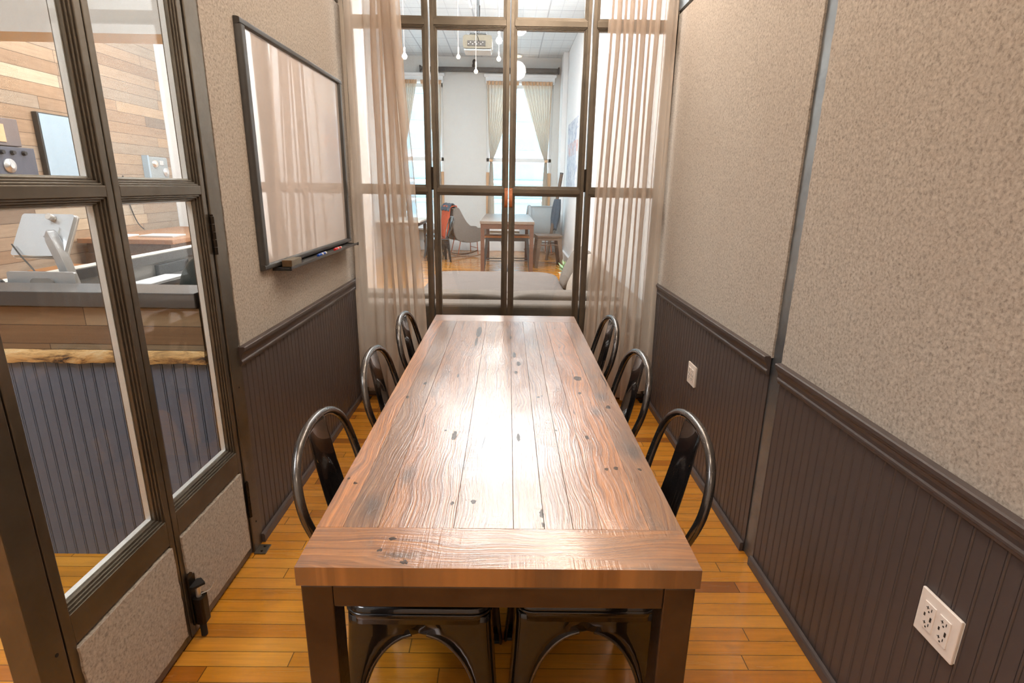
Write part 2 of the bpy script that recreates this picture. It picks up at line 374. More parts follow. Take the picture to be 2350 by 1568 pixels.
def tablewood():
    t = NT('reclaimed_oak_top'); P = t.sep(t.tc.outputs['Object'])
    at = t.N('ShaderNodeAttribute', attribute_name='tone'); tone = at.outputs['Fac']
    fr = t.math('FRACT', tone); cross = t.math('GREATER_THAN', tone, 1.0)     # tone above 1: board lies across the table
    along = t.math('ADD', t.math('MULTIPLY', P[1], t.math('SUBTRACT', 1.0, cross)), t.math('MULTIPLY', P[0], cross))
    acr = t.math('ADD', t.math('MULTIPLY', P[0], t.math('SUBTRACT', 1.0, cross)), t.math('MULTIPLY', P[1], cross))
    sd = t.math('MULTIPLY', fr, 37.0)
    wob = t.noise(t.comb(t.math('MULTIPLY', along, 2.6), t.math('MULTIPLY', acr, 6.0), sd), 1.0, 2, 0.5)
    a2 = t.math('ADD', acr, t.math('MULTIPLY', wob, 0.09))
    rings = t.noise(t.comb(t.math('MULTIPLY', along, 1.3), t.math('MULTIPLY', a2, 150.0), sd), 1.0, 3, 0.6, 0.5)
    ring2 = t.math('FRACT', t.math('ADD', t.math('MULTIPLY', a2, 120.0), t.math('MULTIPLY', wob, 5.0)))
    ring2 = t.math('POWER', ring2, 2.0)
    fine = t.noise(t.comb(t.math('MULTIPLY', along, 14.0), t.math('MULTIPLY', acr, 260.0), sd), 1.0, 3, 0.7)
    saw = t.noise(t.comb(t.math('MULTIPLY', along, 190.0), t.math('MULTIPLY', acr, 9.0), sd), 1.0, 2)
    sawm = t.math('GREATER_THAN', t.noise(t.comb(t.math('MULTIPLY', along, 2.5), t.math('MULTIPLY', acr, 14.0), sd), 1.0, 1), 0.56)
    stain = t.noise(t.comb(t.math('MULTIPLY', along, 3.4), t.math('MULTIPLY', acr, 11.0), t.math('ADD', sd, 5.0)), 1.0, 4, 0.6, 0.6)
    base = t.ramp(fr, [(0.0, srgb(150, 98, 54)), (0.3, srgb(168, 112, 64)), (0.55, srgb(142, 104, 68)), (0.8, srgb(194, 126, 66)), (1.0, srgb(132, 98, 68))])
    c = t.mix(t.math('MULTIPLY', t.math('SUBTRACT', rings, 0.35, clamp=True), 2.4), base, srgb(96, 56, 36))
    c = t.mix(t.math('MULTIPLY', ring2, 0.32), c, srgb(88, 52, 34))
    c = t.mix(t.math('MULTIPLY', t.math('SUBTRACT', fine, 0.52, clamp=True), 2.2), c, srgb(70, 40, 26))
    c = t.mix(t.ramp(stain, [(0.55, (0,0,0,1)), (0.75, (0.75,0.75,0.75,1))]), c, srgb(74, 60, 54))
    ck = t.noise(t.comb(t.math('MULTIPLY', along, 2.2), t.math('MULTIPLY', a2, 70.0), t.math('ADD', sd, 11.0)), 1.0, 2, 0.5)
    ckm = t.math('GREATER_THAN', t.noise(t.comb(t.math('MULTIPLY', along, 2.0), t.math('MULTIPLY', acr, 9.0), t.math('ADD', sd, 17.0)), 1.0, 1), 0.58)
    crack = t.math('MULTIPLY', t.math('GREATER_THAN', ck, 0.69), ckm)
    vo = t.N('ShaderNodeTexVoronoi', feature='F1'); t.L(t.comb(t.math('MULTIPLY', acr, 1.0), t.math('MULTIPLY', along, 0.7), 0.0), vo.inputs['Vector']); vo.inputs['Scale'].default_value = 9.0
    hole = t.math('LESS_THAN', vo.outputs['Distance'], 0.034)
    dk = t.math('MAXIMUM', crack, hole)
    dn = t.N('ShaderNodeTexNoise'); t.L(t.tc.outputs['Object'], dn.inputs['Vector']); dn.inputs['Scale'].default_value = 120; dn.inputs['Detail'].default_value = 2
    wv = t.N('ShaderNodeVectorMath', operation='MULTIPLY_ADD'); t.L(dn.outputs['Color'], wv.inputs[0]); wv.inputs[1].default_value = (0.009, 0.016, 0); t.L(t.tc.outputs['Object'], wv.inputs[2])
    def marks(lst):
        cur = None
        for x, y, a, b in lst:
            q = t.N('ShaderNodeVectorMath', operation='MULTIPLY_ADD'); t.L(wv.outputs[0], q.inputs[0]); q.inputs[1].default_value = (1/a, 1/b, 0); q.inputs[2].default_value = (-(x+0.0045)/a, -(y+0.008)/b, 0)
            ln = t.N('ShaderNodeVectorMath', operation='LENGTH'); t.L(q.outputs[0], ln.inputs[0])
            cur = ln.outputs['Value'] if cur is None else t.math('MINIMUM', cur, ln.outputs['Value'])
        return cur
    nail = t.math('LESS_THAN', marks([(0.268,1.934,0.015,0.024),(-0.145,1.435,0.007,0.030),(-0.069,1.094,0.006,0.009),(-0.116,1.088,0.004,0.007),(-0.134,2.60,0.013,0.10),(-0.138,2.42,0.006,0.07),(0.034,2.222,0.007,0.04),(0.050,2.103,0.008,0.028),(0.038,1.995,0.006,0.018),
        (-0.290,1.862,0.006,0.014),(-0.329,1.725,0.005,0.012),(0.038,1.425,0.005,0.025),(0.082,1.049,0.004,0.018),(0.083,1.009,0.004,0.009),(0.283,1.255,0.006,0.008),(0.258,1.248,0.004,0.006),(0.343,1.250,0.004,0.006),(0.234,1.430,0.006,0.012),
        (0.334,1.658,0.008,0.014),(0.257,1.781,0.006,0.010),(-0.356,1.168,0.006,0.006),(-0.225,0.956,0.008,0.006),(-0.242,0.918,0.005,0.005),(-0.188,0.884,0.008,0.006),(0.111,1.739,0.006,0.008),(-0.18,1.95,0.004,0.02),(0.02,2.5,0.005,0.03)]), 1.0)
    knot = marks([(-0.291,1.068,0.022,0.060),(-0.239,1.211,0.016,0.060),(0.328,1.754,0.022,0.045),(0.345,1.35,0.024,0.060),(-0.109,1.258,0.020,0.028),(0.29,1.62,0.018,0.05),(-0.20,0.905,0.05,0.014)])
    c = t.mix(t.math('MULTIPLY', t.math('SUBTRACT', 1.25, knot, clamp=True), 0.75), c, srgb(62, 50, 46))
    dk = t.math('MAXIMUM', dk, nail)
    c = t.mix(t.math('MULTIPLY', dk, 0.88), c, srgb(26, 15, 10))
    t.base(c)
    h = t.math('ADD', t.math('ADD', t.math('MULTIPLY', rings, 0.5), t.math('MULTIPLY', ring2, 0.22)), t.math('ADD', t.math('MULTIPLY', fine, 0.32), t.math('MULTIPLY', t.math('MULTIPLY', saw, sawm), 0.6)))
    h = t.math('SUBTRACT', h, t.math('MULTIPLY', dk, 1.2))
    t.rough(t.math('ADD', 0.20, t.math('MULTIPLY', fine, 0.24)))
    b = t.N('ShaderNodeBump'); t.L(h, b.inputs['Height']); b.inputs['Strength'].default_value = 0.8; b.inputs['Distance'].default_value = 0.0010; t.L(b.outputs[0], t.b.inputs['Normal'])
    t.L(t.math('MULTIPLY', t.math('SUBTRACT', 1.0, dk), 1.0), t.b.inputs['Coat Weight']); t.b.inputs['Coat Roughness'].default_value = 0.19; t.b.inputs['Coat IOR'].default_value = 1.55
    b2 = t.N('ShaderNodeBump'); t.L(h, b2.inputs['Height']); b2.inputs['Strength'].default_value = 0.9; b2.inputs['Distance'].default_value = 0.0011; t.L(b2.outputs[0], t.b.inputs['Coat Normal'])
    return t.m
M['top'] = tablewood()
def poster():
    t = NT('abstract_print'); v = t.tc.outputs['Object']; n = t.noise(v, 6, 6, 0.7, 1.5); P = t.sep(v)
    c = t.ramp(n, [(0.38, srgb(150, 160, 182)), (0.5, srgb(192, 200, 214)), (0.62, srgb(218, 222, 228))])
    band = t.math('LESS_THAN', t.math('ABSOLUTE', t.math('SUBTRACT', P[2], 2.14)), 0.12)
    st = t.math('MULTIPLY', band, t.math('GREATER_THAN', t.noise(t.mapping(v, (1, 16, 5)), 1.0, 2), 0.52))
    t.base(t.mix(t.math('MULTIPLY', st, 0.6), c, srgb(200, 130, 110))); t.rough(0.6); return t.m
M['poster'] = poster()

# ------------------------------------------------------------------ setting
XL, XR, YD = -1.013, 0.997, 3.644      # faces of the side walls and of the glazed end partition
CEIL = 4.1
def struct(name, mb, mat, parent=None, **kw):
    o = mb.build(name, mat, parent, **kw)
    if parent is None: tag(o, kind='structure')
    return o
def sroot(name):
    o = bpy.data.objects.new(name, None); COL.objects.link(o); o['kind'] = 'structure'; o.empty_display_size = .05; return o
struct('floor', MB().box(-4.4, 1.4, -2.0, 13.1, -0.08, 0), M['floor'])
struct('ceiling', MB().box(-4.4, 1.4, -2.0, 13.1, CEIL, CEIL+0.1), M['tin'])
struct('ceiling_meeting_room', MB().box(-1.05, 1.15, -2.0, 3.68, 3.2, 3.26), M['cream'])
struct('wall_back', MB().box(-4.4, 1.4, -2.1, -2.0, 0, CEIL), M['cream'])
struct('wall_hall_left', MB().box(-4.35, -4.2, -2.0, 7.18, 0, 3.02), M['plankwall'])
struct('wall_hall_upper', MB().box(-4.35, -4.22, -2.0, 7.2, 3.02, CEIL), M['wall_white'])
struct('wall_hall_end', MB().box(-4.35, -1.75, 7.2, 7.3, 0, CEIL), M['wall_white'])
struct('wall_lounge_left', MB().box(-2.75, -2.65, 7.3, 12.9, 0, CEIL), M['wall_white'])
struct('wall_lounge_right', MB().box(1.2, 1.35, 3.7, 12.9, 0, CEIL), M['wall_white'])
struct('trim_lounge_pilaster', MB().box(1.10, 1.2, 12.3, 12.9, 0, CEIL).box(1.15, 1.2, 3.75, 12.9, 0, 0.16), M['wall_white'], bevel=0.008)
struct('trim_hall_soffit', MB().box(-4.2, -1.15, 3.7, 3.95, 2.30, 2.62), M['pier'])
# far wall of the lounge with two tall window openings
fw = MB()
Wn = [(-2.43, -1.45), (-0.50, 0.95)]
fw.box(-2.65, Wn[0][0], 12.9, 13.1, 0, CEIL).box(Wn[0][1], Wn[1][0], 12.9, 13.1, 0, CEIL).box(Wn[1][1], 1.35, 12.9, 13.1, 0, CEIL)
for a, b in Wn: fw.box(a, b, 12.9, 13.1, 0, 0.5).box(a, b, 12.9, 13.1, 3.72, CEIL)
struct('wall_lounge_far', fw, M['wall_warm'])
struct('baseboard_lounge_far', MB().box(-2.65, 1.2, 12.87, 12.899, 0, 0.22), M['wall_white'], bevel=0.006)
for k, (a, b) in enumerate(Wn):
    wr = sroot('window_%d' % (k+1))
    f = MB()
    f.box(a-0.02, b+0.02, 12.80, 12.92, 3.58, 3.76).box(a-0.05, b+0.05, 12.78, 12.9, 3.70, 3.76)
    f.box(a-0.06, b+0.06, 12.80, 12.96, 0.46, 0.51)
    f.build('window_frame', M['wall_white'], wr, bevel=0.01)
    j = MB()
    for x in (a, b-0.09): j.box(x, x+0.09, 12.84, 12.98, 0.51, 1.75)
    j.build('window_jamb', M['jamb'], wr, bevel=0.006)
    j = MB()
    for x in (a, b-0.06): j.box(x, x+0.06, 12.95, 13.02, 0.51, 3.6)
    j.box(a, b, 12.95, 13.02, 1.98, 2.06).box(a, b, 12.95, 13.02, 0.51, 0.6).box(a, b, 12.95, 13.02, 3.5, 3.58)
    j.build('window_sash', M['wall_white'], wr, bevel=0.004)
    MB().box(a+.06, b-.06, 12.98, 12.99, .6, 3.5).build('window_pane', M['glass'], wr)
# building across the street
fb = thing('neighbour_building', 'pale siding building facade with light blue bands outside the lounge windows', 'building', (0, 24, -6))
wb = MB(); wb.box(-16, 14, 0, 1.5, 0, 16); wb.build('wall', M['facade'], fb)
wb = MB()
for z0, z1 in ((6.3, 6.75), (7.0, 7.5), (7.75, 8.35), (8.9, 9.5), (10.0, 10.35), (11.0, 12.0)): wb.box(-16, 14, -0.08, 0.0, z0, z1)
wb.build('siding_band', M['facade_blue'], fb)
wb = MB()
for z in (6.85, 7.6, 8.6, 9.7, 10.7, 12.2): wb.box(-16, 14, -0.2, 0.0, z, z+0.09)
wb.build('ledge', M['facade'], fb)

# --- side walls of the meeting room
def bead_profile(y0, y1, pitch=0.041):
    pts = []; y = y0
    n = int(round((y1-y0)/pitch)); p = (y1-y0)/n
    for i in range(n):
        a = y0+i*p
        pts += [(a, 0.0)]
        b = a+p
        pts += [(b-0.0100, 0.0), (b-0.0088, -0.0022), (b-0.0076, 0.0), (b-0.0062, 0.0016), (b-0.0034, 0.0016), (b-0.0020, 0.0), (b-0.0010, -0.0022)]
    pts.append((y1, 0.0)); return pts
def beadboard(name, y0, y1, z0, z1, xface, sgn, mat, parent=None):
    """sgn: +1 when the board faces +x"""
    pr = bead_profile(y0, y1); mb = MB(); n = len(pr)
    vs = [(xface+sgn*d, y, z) for z in (z0, z1) for y, d in pr]
    fs = [((i, i+1, n+i+1, n+i) if sgn > 0 else (i, n+i, n+i+1, i+1)) for i in range(n-1)]
    mb.add(vs, fs)
    bx = sorted((xface-sgn*0.003, xface-sgn*0.014)); mb.box(bx[0], bx[1], y0, y1, z0, z1)
    return mb.build(name, mat, parent)
def rail_profile():
    # (out, z) chair rail section, 0.775 .. 0.85
    return [(0,0.775),(0.008,0.775),(0.010,0.783),(0.013,0.786),(0.013,0.792),(0.010,0.797),(0.011,0.808),(0.016,0.820),(0.021,0.826),(0.022,0.832),(0.026,0.835),(0.027,0.846),(0.024,0.850),(0,0.850)]
def rail(name, y0, y1, x, s):
    mb = MB(); mb.prism(rail_profile() if s < 0 else rail_profile()[::-1], lambda u, v, w_: (x+s*u, w_, v), y0, y1)
    return struct(name, mb, M['wainscot'])
def basebd(name, y0, y1, x, s):
    pr = [(0,0.002),(0.014,0.002),(0.014,0.034),(0.010,0.040),(0,0.041)]
    mb = MB(); mb.prism(pr if s < 0 else pr[::-1], lambda u, v, w_: (x+s*u, w_, v), y0, y1)
    return struct(name, mb, M['wainscot'])
wr = sroot('wall_right')
MB().box(XR+0.012, XR+0.10, -2.0, 3.70, 0, 3.2).build('wall_core', M['cream'], wr)
beadboard('wainscot_panel', 1.955, 3.62, 0.0, 0.78, XR, -1, M['wainscot'], wr)
beadboard('wainscot_panel', -0.6, 1.872, 0.0, 0.78, XR, -1, M['wainscot'], wr)
def rough_sheet(x, s, y0, y1, z0, z1, th, seed):
    """felt board whose cut edges wander by a few millimetres"""
    rr = random.Random(seed); pts = []
    def edge(a, b, n):
        for i in range(n):
            t = i/n; j = 0 if i == 0 else 1
            yield (a[0]+(b[0]-a[0])*t + rr.uniform(-.0016, .0016)*j, a[1]+(b[1]-a[1])*t + rr.uniform(-.0016, .0016)*j)
    c = [(y0,z0),(y1,z0),(y1,z1),(y0,z1)]
    for i in range(4):
        d = math.dist(c[i], c[(i+1) % 4]); pts += list(edge(c[i], c[(i+1) % 4], max(4, int(d/0.02))))
    mb = MB(); mb.prism(pts if s > 0 else pts[::-1], lambda u, v, w_: (w_, u, v), x-s*th, x)
    return mb
rough_sheet(XR-0.004, -1, 1.950, 3.64, 0.845, 2.437, 0.014, 3).build('felt_panel', M['felt'], wr)
rough_sheet(XR-0.004, -1, -0.6, 1.874, 0.845, 2.43, 0.014, 4).build('felt_panel', M['felt'], wr)
MB().box(XR+0.004, XR+0.012, 1.86, 1.965, 0, 3.2).build('steel_strip', M['strip'], wr)
MB().box(XR-0.01, XR+0.012, -0.6, 3.62, 2.452, 2.56).build('steel_beam', M['strip'], wr, bevel=.002)
MB().box(XR-0.004, XR+0.01, 3.62, 3.70, 0, 3.2).build('corner_strip', M['steel'], wr, bevel=.002)
rail('trim_1', 1.955, 3.62, XR-0.001, -1); rail('trim_2', -0.6, 1.872, XR-0.001, -1)
basebd('baseboard_right', 1.955, 3.60, XR-0.003, -1); basebd('baseboard_right_near', -0.6, 1.872, XR-0.003, -1)
wl_ = sroot('wall_left')
MB().box(XL-0.06, XL-0.012, 2.002, 3.70, 0, 3.2).build('wall_core', M['cream'], wl_)
beadboard('wainscot_panel', 2.002, 3.62, 0.0, 0.78, XL, 1, M['wainscot'], wl_)
rough_sheet(XL+0.004, 1, 2.002, 3.64, 0.845, 2.455, 0.014, 5).build('felt_panel', M['felt'], wl_)
MB().box(XL-0.012, XL+0.0, 2.0, 3.64, 2.470, 2.56).build('steel_beam', M['steel'], wl_, bevel=.002)
rail('trim_3', 1.985, 3.62, XL+0.001, 1); basebd('baseboard_left', 1.985, 3.60, XL+0.003, 1)
MB().box(XL-0.10, XL-0.002, -2.0, 1.95, 3.02, 3.2).build('header_beam', M['steel'], wl_, bevel=.003)
# posts of the left partition
po = sroot('trim_4')
MB().box(XL-0.062, XL+0.004, 1.915, 1.996, 0, 3.02).build('steel_post', M['steel'], po, bevel=.003)
MB().box(XL+0.004, XL+0.05, 1.905, 1.965, 0.0, 0.005).build('foot_plate', M['steel'], po, bevel=.001)
b_ = MB()
for y in (1.92, 1.95): b_.lathe([(0.005, 0.0), (0.005, 0.003), (0.002, 0.004)], (XL+0.03, y, 0.005), 10)
b_.build('foot_screw', M['hinge'], po)
b_ = MB()
for z in (0.12, 0.70): b_.lathe([(0.0035, -0.001), (0.0035, 0.0008)], (XL+0.0042, 1.955, z), 10, 'x')
b_.build('bolt_hole', M['dark'], po)
po = sroot('trim_5')
MB().box(XL-0.062, XL+0.0, 0.962, 1.036, 0, 3.02).build('steel_post', M['steel'], po, bevel=.003)
MB().lathe([(0.0045, -0.001), (0.0045, 0.0008)], (XL+0.0002, 1.012, 0.405), 12, 'x').build('bolt_hole', M['dark'], po)

# --- steel framed glazed leaves -------------------------------------------------
def leaf(name, T, w0, w1, zs, top, felt_bottom=True, spacer=True, stile=0.023, depth=0.055, stile0=None, flip=1):
    """T(u, d, z): u along the width, d = depth going away from the room; zs = list of (z0, z1) glass openings as seen (bead to bead)"""
    rt = sroot(name); s0 = stile0 or stile
    B = 0.018                                # width of the stepped bead
    fr = MB()
    def bx(mb, u0, u1, d0, d1, z0, z1):
        c = [T(u, d, z) for z in (z0, z1) for (u, d) in ((u0,d0),(u1,d0),(u1,d1),(u0,d1))]
        xs = [p[0] for p in c]; ys = [p[1] for p in c]; mb.box(min(xs), max(xs), min(ys), max(ys), z0, z1)
    bx(fr, w0, w0+s0, 0, depth, 0.012, top); bx(fr, w1-stile, w1, 0, depth, 0.012, top)
    # horizontal rails between the openings
    edges = [0.012] + [z for p in zs for z in p] + [top]
    fp = None
    if felt_bottom:
        bx(fr, w0+s0, w1-stile, 0.0, depth, 0.012, 0.040)
        bx(fr, w0+s0, w1-stile, 0.0, depth, 0.382, zs[0][0]-B)
    else: bx(fr, w0+s0, w1-stile, 0, depth, 0.012, zs[0][0]-B)
    for (a, b), (c, d) in zip(zs[:-1], zs[1:]): bx(fr, w0+s0, w1-stile, 0.0, depth, b+B, c-B)
    bx(fr, w0+s0, w1-stile, 0, depth, zs[-1][1]+B, top)
    fr.build('frame', M['steel'], rt, bevel=.0015)
    if felt_bottom:
        p0 = T(w0+s0-0.004, -0.006, 0); p1 = T(w1-stile+0.004, 0.03, 0)
        mb = MB(); rr = random.Random(len(name)+int(w0*100)); u0, u1 = w0+s0-0.002, w1-stile+0.002; pts = []
        cs = [(u0, 0.045), (u1, 0.045), (u1, 0.374), (u0, 0.374)]
        for i in range(4):
            a, b = cs[i], cs[(i+1) % 4]; n = int(math.dist(a, b)/0.018)
            for k in range(n):
                q = k/n; pts.append((a[0]+(b[0]-a[0])*q+rr.uniform(-.0018,.0018), a[1]+(b[1]-a[1])*q+rr.uniform(-.0018,.0018)))
        mb.prism(pts, lambda u, v, w_: T(u, w_, v), -0.006, 0.03); o = mb.build('felt_panel', M['felt'], rt)
    for (a, b) in zs:
        bd = MB(); u0, u1 = w0+s0, w1-stile; z0, z1 = a-B, b+B
        for st, (ins, dep) in enumerate(((0.006, 0.005), (0.012, 0.011), (0.018, 0.017))):
            pi = (st)*0.006
            for q in ((u0+pi, u0+ins, z0+pi, z1-pi), (u1-ins, u1-pi, z0+pi, z1-pi)): bx(bd, q[0], q[1], dep, depth-dep*0.4, q[2], q[3])
            for q in ((z0+pi, z0+ins), (z1-ins, z1-pi)): bx(bd, u0+ins, u1-ins, dep, depth-dep*0.4, q[0], q[1])
        bd.build('glazing_bead', M['steel'], rt, bevel=.0012)
        g = MB(); gu0, gu1 = u0+0.016, u1-0.016
        bx(g, gu0, gu1, 0.0225, 0.0265, a-0.002, b+0.002); pn = g.build('pane', M['glass'], rt)
        if spacer:
            sp = MB()
            for q in ((gu0+0.001, gu0+0.005, a, b), (gu1-0.005, gu1-0.001, a, b)): bx(sp, q[0], q[1], 0.0275, 0.043, q[2], q[3])
            for q in ((a, a+0.004), (b-0.004, b)): bx(sp, gu0+.005, gu1-.005, 0.0275, 0.043, q[0], q[1])
            sp.build('spacer_bar', M['spacer'], rt)
    return rt
TL = lambda u, d, z: (XL-d, u, z)
TF = lambda u, d, z: (u, YD+d, z)
ZS = [(0.482, 1.388), (1.452, 2.348), (2.418, 2.96)]
dl1 = leaf('door_1', TL, 1.040, 1.4625, ZS, 3.01, stile0=0.026)
dl2 = leaf('door_2', TL, 1.4675, 1.905, ZS, 3.01)
# hinges on the narrow left leaf
for z0, z1 in ((1.205, 1.335), (0.17, 0.32)):
    h = MB()
    for k in range(5):
        a = z0+(z1-z0)*k/5; h.tube([(XL+0.008, 1.910, a+0.001), (XL+0.008, 1.910, a+(z1-z0)/5-0.001)], 0.0075, 12)
    h.tube([(XL+0.008, 1.910, z1), (XL+0.008, 1.910, z1+0.006)], 0.0055, 10)
    h.build('hinge', M['hinge'], dl2)
# foot bolt at the meeting stile
fbm = MB(); bx0 = XL+0.006
fbm.prism(rrect(0.020, 0.016, 0.008, 3), lambda u, v, w_: (bx0+0.021+v, 1.497+u, w_), 0.055, 0.150)
fbm.box(bx0-0.004, bx0+0.004, 1.478, 1.516, 0.05, 0.225)
fbt = fbm.build('foot_bolt', M['hinge'], dl2, bevel=.002)
MB().tube([(bx0+0.02, 1.492, 0.004), (bx0+0.02, 1.492, 0.06)], 0.010, 12).build('bolt_tip', M['rubber'], fbt)
MB().tube([(bx0+0.018, 1.497, 0.150), (bx0+0.018, 1.497, 0.192)], 0.008, 12).tube(smooth_path([(bx0+0.02, 1.503, 0.153), (bx0+0.042, 1.520, 0.156), (bx0+0.052, 1.530, 0.176)], 4), 0.002, 6).build('bolt_spring', M['silver'], fbt)
p_ = MB(); p_.prism([(-0.022, 0), (0.022, 0), (0.024, 0.014), (0.0, 0.040), (-0.024, 0.014)], lambda u, v, w_: (bx0+0.004+v, 1.499+u, w_+0.12*v), 0.190, 0.198)
p_.build('foot_pedal', M['rubber'], fbt, bevel=.002)
MB().prism(rrect(0.015, 0.02, 0.014, 4), lambda u, v, w_: (w_, 1.492+u, 0.222+v), bx0-0.004, bx0+0.003).build('bolt_ear', M['hinge'], fbt)

# far doors and side lights
lf = dict(spacer=False, stile=0.022)
dl3 = leaf('door_3', TF, -0.480, -0.0015, ZS, 3.01, **lf)
dl4 = leaf('door_4', TF, 0.0035, 0.483, ZS, 3.01, **lf)
leaf('window_3', TF, -0.985, -0.491, ZS, 3.01, **lf)
leaf('window_4', TF, 0.494, 0.978, ZS, 3.01, **lf)
tr5 = sroot('trim_6')
MB().box(-1.03, 1.0, YD-0.004, YD+0.07, 3.012, 3.2).build('header_beam', M['steel'], tr5, bevel=.003)
hm = MB()
for x in (-0.4855, 0.4885):
    for z0, z1 in ((1.42, 1.56), (0.25, 0.39), (2.70, 2.84)): hm.tube([(x, YD-0.006, z0), (x, YD-0.006, z1)], 0.0065, 10)
hm.build('hinge', M['hinge'], tr5)
struct('wall_above_doors', MB().box(-4.2, 1.2, YD+0.01, YD+0.09, 3.2, CEIL), M['wall_white'])
struct('wall_corner_left', MB().box(-1.115, -0.988, YD+0.0, YD+0.08, 0, 3.2), M['cream'])
struct('wall_corner_right', MB().box(0.98, 1.2, YD+0.0, YD+0.08, 0, 3.2), M['cream'])
cb = MB(); cb.box(-0.985, -0.945, 3.575, 3.635, 0, 0.006).box(-0.985, -0.980, 3.575, 3.635, 0, 0.05)
struct('trim_7', cb, M['hinge'], bevel=.001)
cb = MB(); cb.box(0.94, 0.978, 3.575, 3.635, 0, 0.006).box(0.972, 0.978, 3.575, 3.635, 0, 0.05)
struct('trim_8', cb, M['hinge'], bevel=.001)
for d_, x in ((dl3, -0.013), (dl4, 0.016)):
    h = MB(); sg = 1
    pth = smooth_path([(0, 0, 1.438), (0, -0.004, 1.42), (0, -0.016, 1.39), (0, -0.02, 1.36), (0, -0.012, 1.328), (0, -0.001, 1.318)], 4)
    n = len(pth); vs = []
    for i, p in enumerate(pth):
        for dx, dy in ((-0.011, 0), (0.011, 0), (0.011, -0.003), (-0.011, -0.003)): vs.append((x+dx, YD-0.001+p.y+dy, p.z))
    fs = [(i*4+k, i*4+(k+1) % 4, (i+1)*4+(k+1) % 4, (i+1)*4+k) for i in range(n-1) for k in range(4)] + [(3,2,1,0), tuple((n-1)*4+k for k in range(4))]
    h.add(vs, fs); ho = h.build('handle', M['leather'], d_, bevel=.001)
    MB().lathe([(0.0001, -0.0035), (0.0035, -0.0025), (0.004, 0.0)], (x, YD-0.005, 1.428), 12, 'y').build('rivet', M['rivet'], ho)

# ------------------------------------------------------------------ curtains
def curtain(name, label, x_of, z_top, z_bot_fn, y0, folds, amp_fn, mat, parent=None, seed=1, nu=220, nv=40, rings=True):
    rr = random.Random(seed); ph = [rr.uniform(-.5, .5) for _ in range(40)]
    def fn(u, v):
        zb = z_bot_fn(u); z = zb+(z_top-zb)*v
        k = folds(u); a = amp_fn(u, v)
        i = int(k) % 39; p = ph[i]*(1-(k-int(k)))+ph[i+1]*(k-int(k))
        wob = 0.006*math.sin(z*3.1+u*9+seed)+0.003*math.sin(z*7.7+u*21)
        return (x_of(u, v)+wob*0.6+0.62*a*math.sin(4*math.pi*k+p), y0+a*math.cos(2*math.pi*k+p*0.8)+wob+0.0015*math.sin(z*31+u*60)*math.sin(z*13), z)
    mb = MB(); mb.grid(fn, nu, nv)
    o = mb.build(name, mat, parent)
    if label: tag(o, label, 'curtain')
    return o
def lerp(a, b, t): return a+(b-a)*t
def xl_(u, v):   # v 0 bottom, 1 top: flat sheer part then bunched folds
    a = (-0.985, -0.95)[v > .5] if False else lerp(-0.985, -0.945, v)
    c = lerp(-0.815, -0.79, v); b = lerp(-0.505, -0.655, min(1, v*1.15)**0.9)
    return lerp(a, c, u/0.24) if u < 0.24 else lerp(c, b, (u-0.24)/0.76)
crt = thing('sheer_curtain', 'beige sheer curtain hanging at the left of the far glass doors', 'curtain')
curtain('panel', None, xl_, 3.05, lambda u: 0.12 if u < 0.22 else 0.045+0.02*math.sin(u*9), 3.515,
        lambda u: (u/0.24)*1.0 if u < 0.24 else 1.0+(u-0.24)/0.76*2.7,
        lambda u, v: lerp(0.006, 0.02, u/0.24) if u < 0.24 else 0.034, M['curtain'], crt, 2)
MB().tube([(-1.0, 3.53, 3.08), (-0.5, 3.53, 3.08)], 0.012, 12).build('curtain_rod', M['hinge'], crt)
def xr_(u, v):
    b = lerp(0.985, 0.945, v); c = lerp(0.86, 0.865, v); a = lerp(0.50, 0.565, min(1, v*1.4))
    return lerp(a, c, u/0.78) if u < 0.78 else lerp(c, b, (u-0.78)/0.22)
crt2 = thing('sheer_curtain', 'wide beige sheer curtain bunched at the right of the far glass doors', 'curtain')
curtain('panel', None, xr_, 3.05, lambda u: 0.055 if u < 0.8 else 0.115, 3.515,
        lambda u: u/0.78*4.0 if u < 0.78 else 4.0+(u-0.78)/0.22*1.0,
        lambda u, v: 0.030 if u < 0.78 else 0.012, M['curtain'], crt2, 5, nu=260)
MB().tube([(0.45, 3.53, 3.08), (0.99, 3.53, 3.08)], 0.012, 12).build('curtain_rod', M['hinge'], crt2)

# ------------------------------------------------------------------ conference table
tb = thing('conference_table', 'long reclaimed plank table on a brown steel frame', 'table', (0, 0, 0))
TX0, TX1, TY0, TY1 = -0.389, 0.373, 0.868, 2.957
tp = MB(); xs = [TX0, -0.335, -0.262, -0.105, 0.020, 0.085, 0.145, 0.205, 0.305, TX1]
tones = [0.80, 0.52, 0.25, 0.62, 0.40, 0.95, 0.30, 0.78, 0.45]
for i in range(9): tp.box(xs[i]+(0.0003 if i else 0), xs[i+1]-(0.0003 if i < 8 else 0), 0.9935, 2.8175, 0.7195, 0.7605-0.0002*(i % 3), tones[i])
tp.box(TX0, TX1, TY0, 0.993, 0.7195, 0.7605, 1.28); tp.box(TX0, TX1, 2.818, TY1, 0.7195, 0.7605, 1.62)
tp.build('tabletop', M['top'], tb, bevel=.0005)
FX0, FX1, FY0, FY1 = TX0+0.006, TX1-0.006, TY0+0.005, TY1-0.005; L = 0.06
rl = MB()
rl.box(FX0+L, FX1-L, FY0, FY0+0.05, 0.668, 0.7155).box(FX0+L, FX1-L, FY1-0.05, FY1, 0.668, 0.7155)
rl.box(FX0, FX0+0.05, FY0+L, FY1-L, 0.668, 0.7155).box(FX1-0.05, FX1, FY0+L, FY1-L, 0.668, 0.7155)
rl.build('apron_frame', M['steel_brown'], tb, bevel=.003)
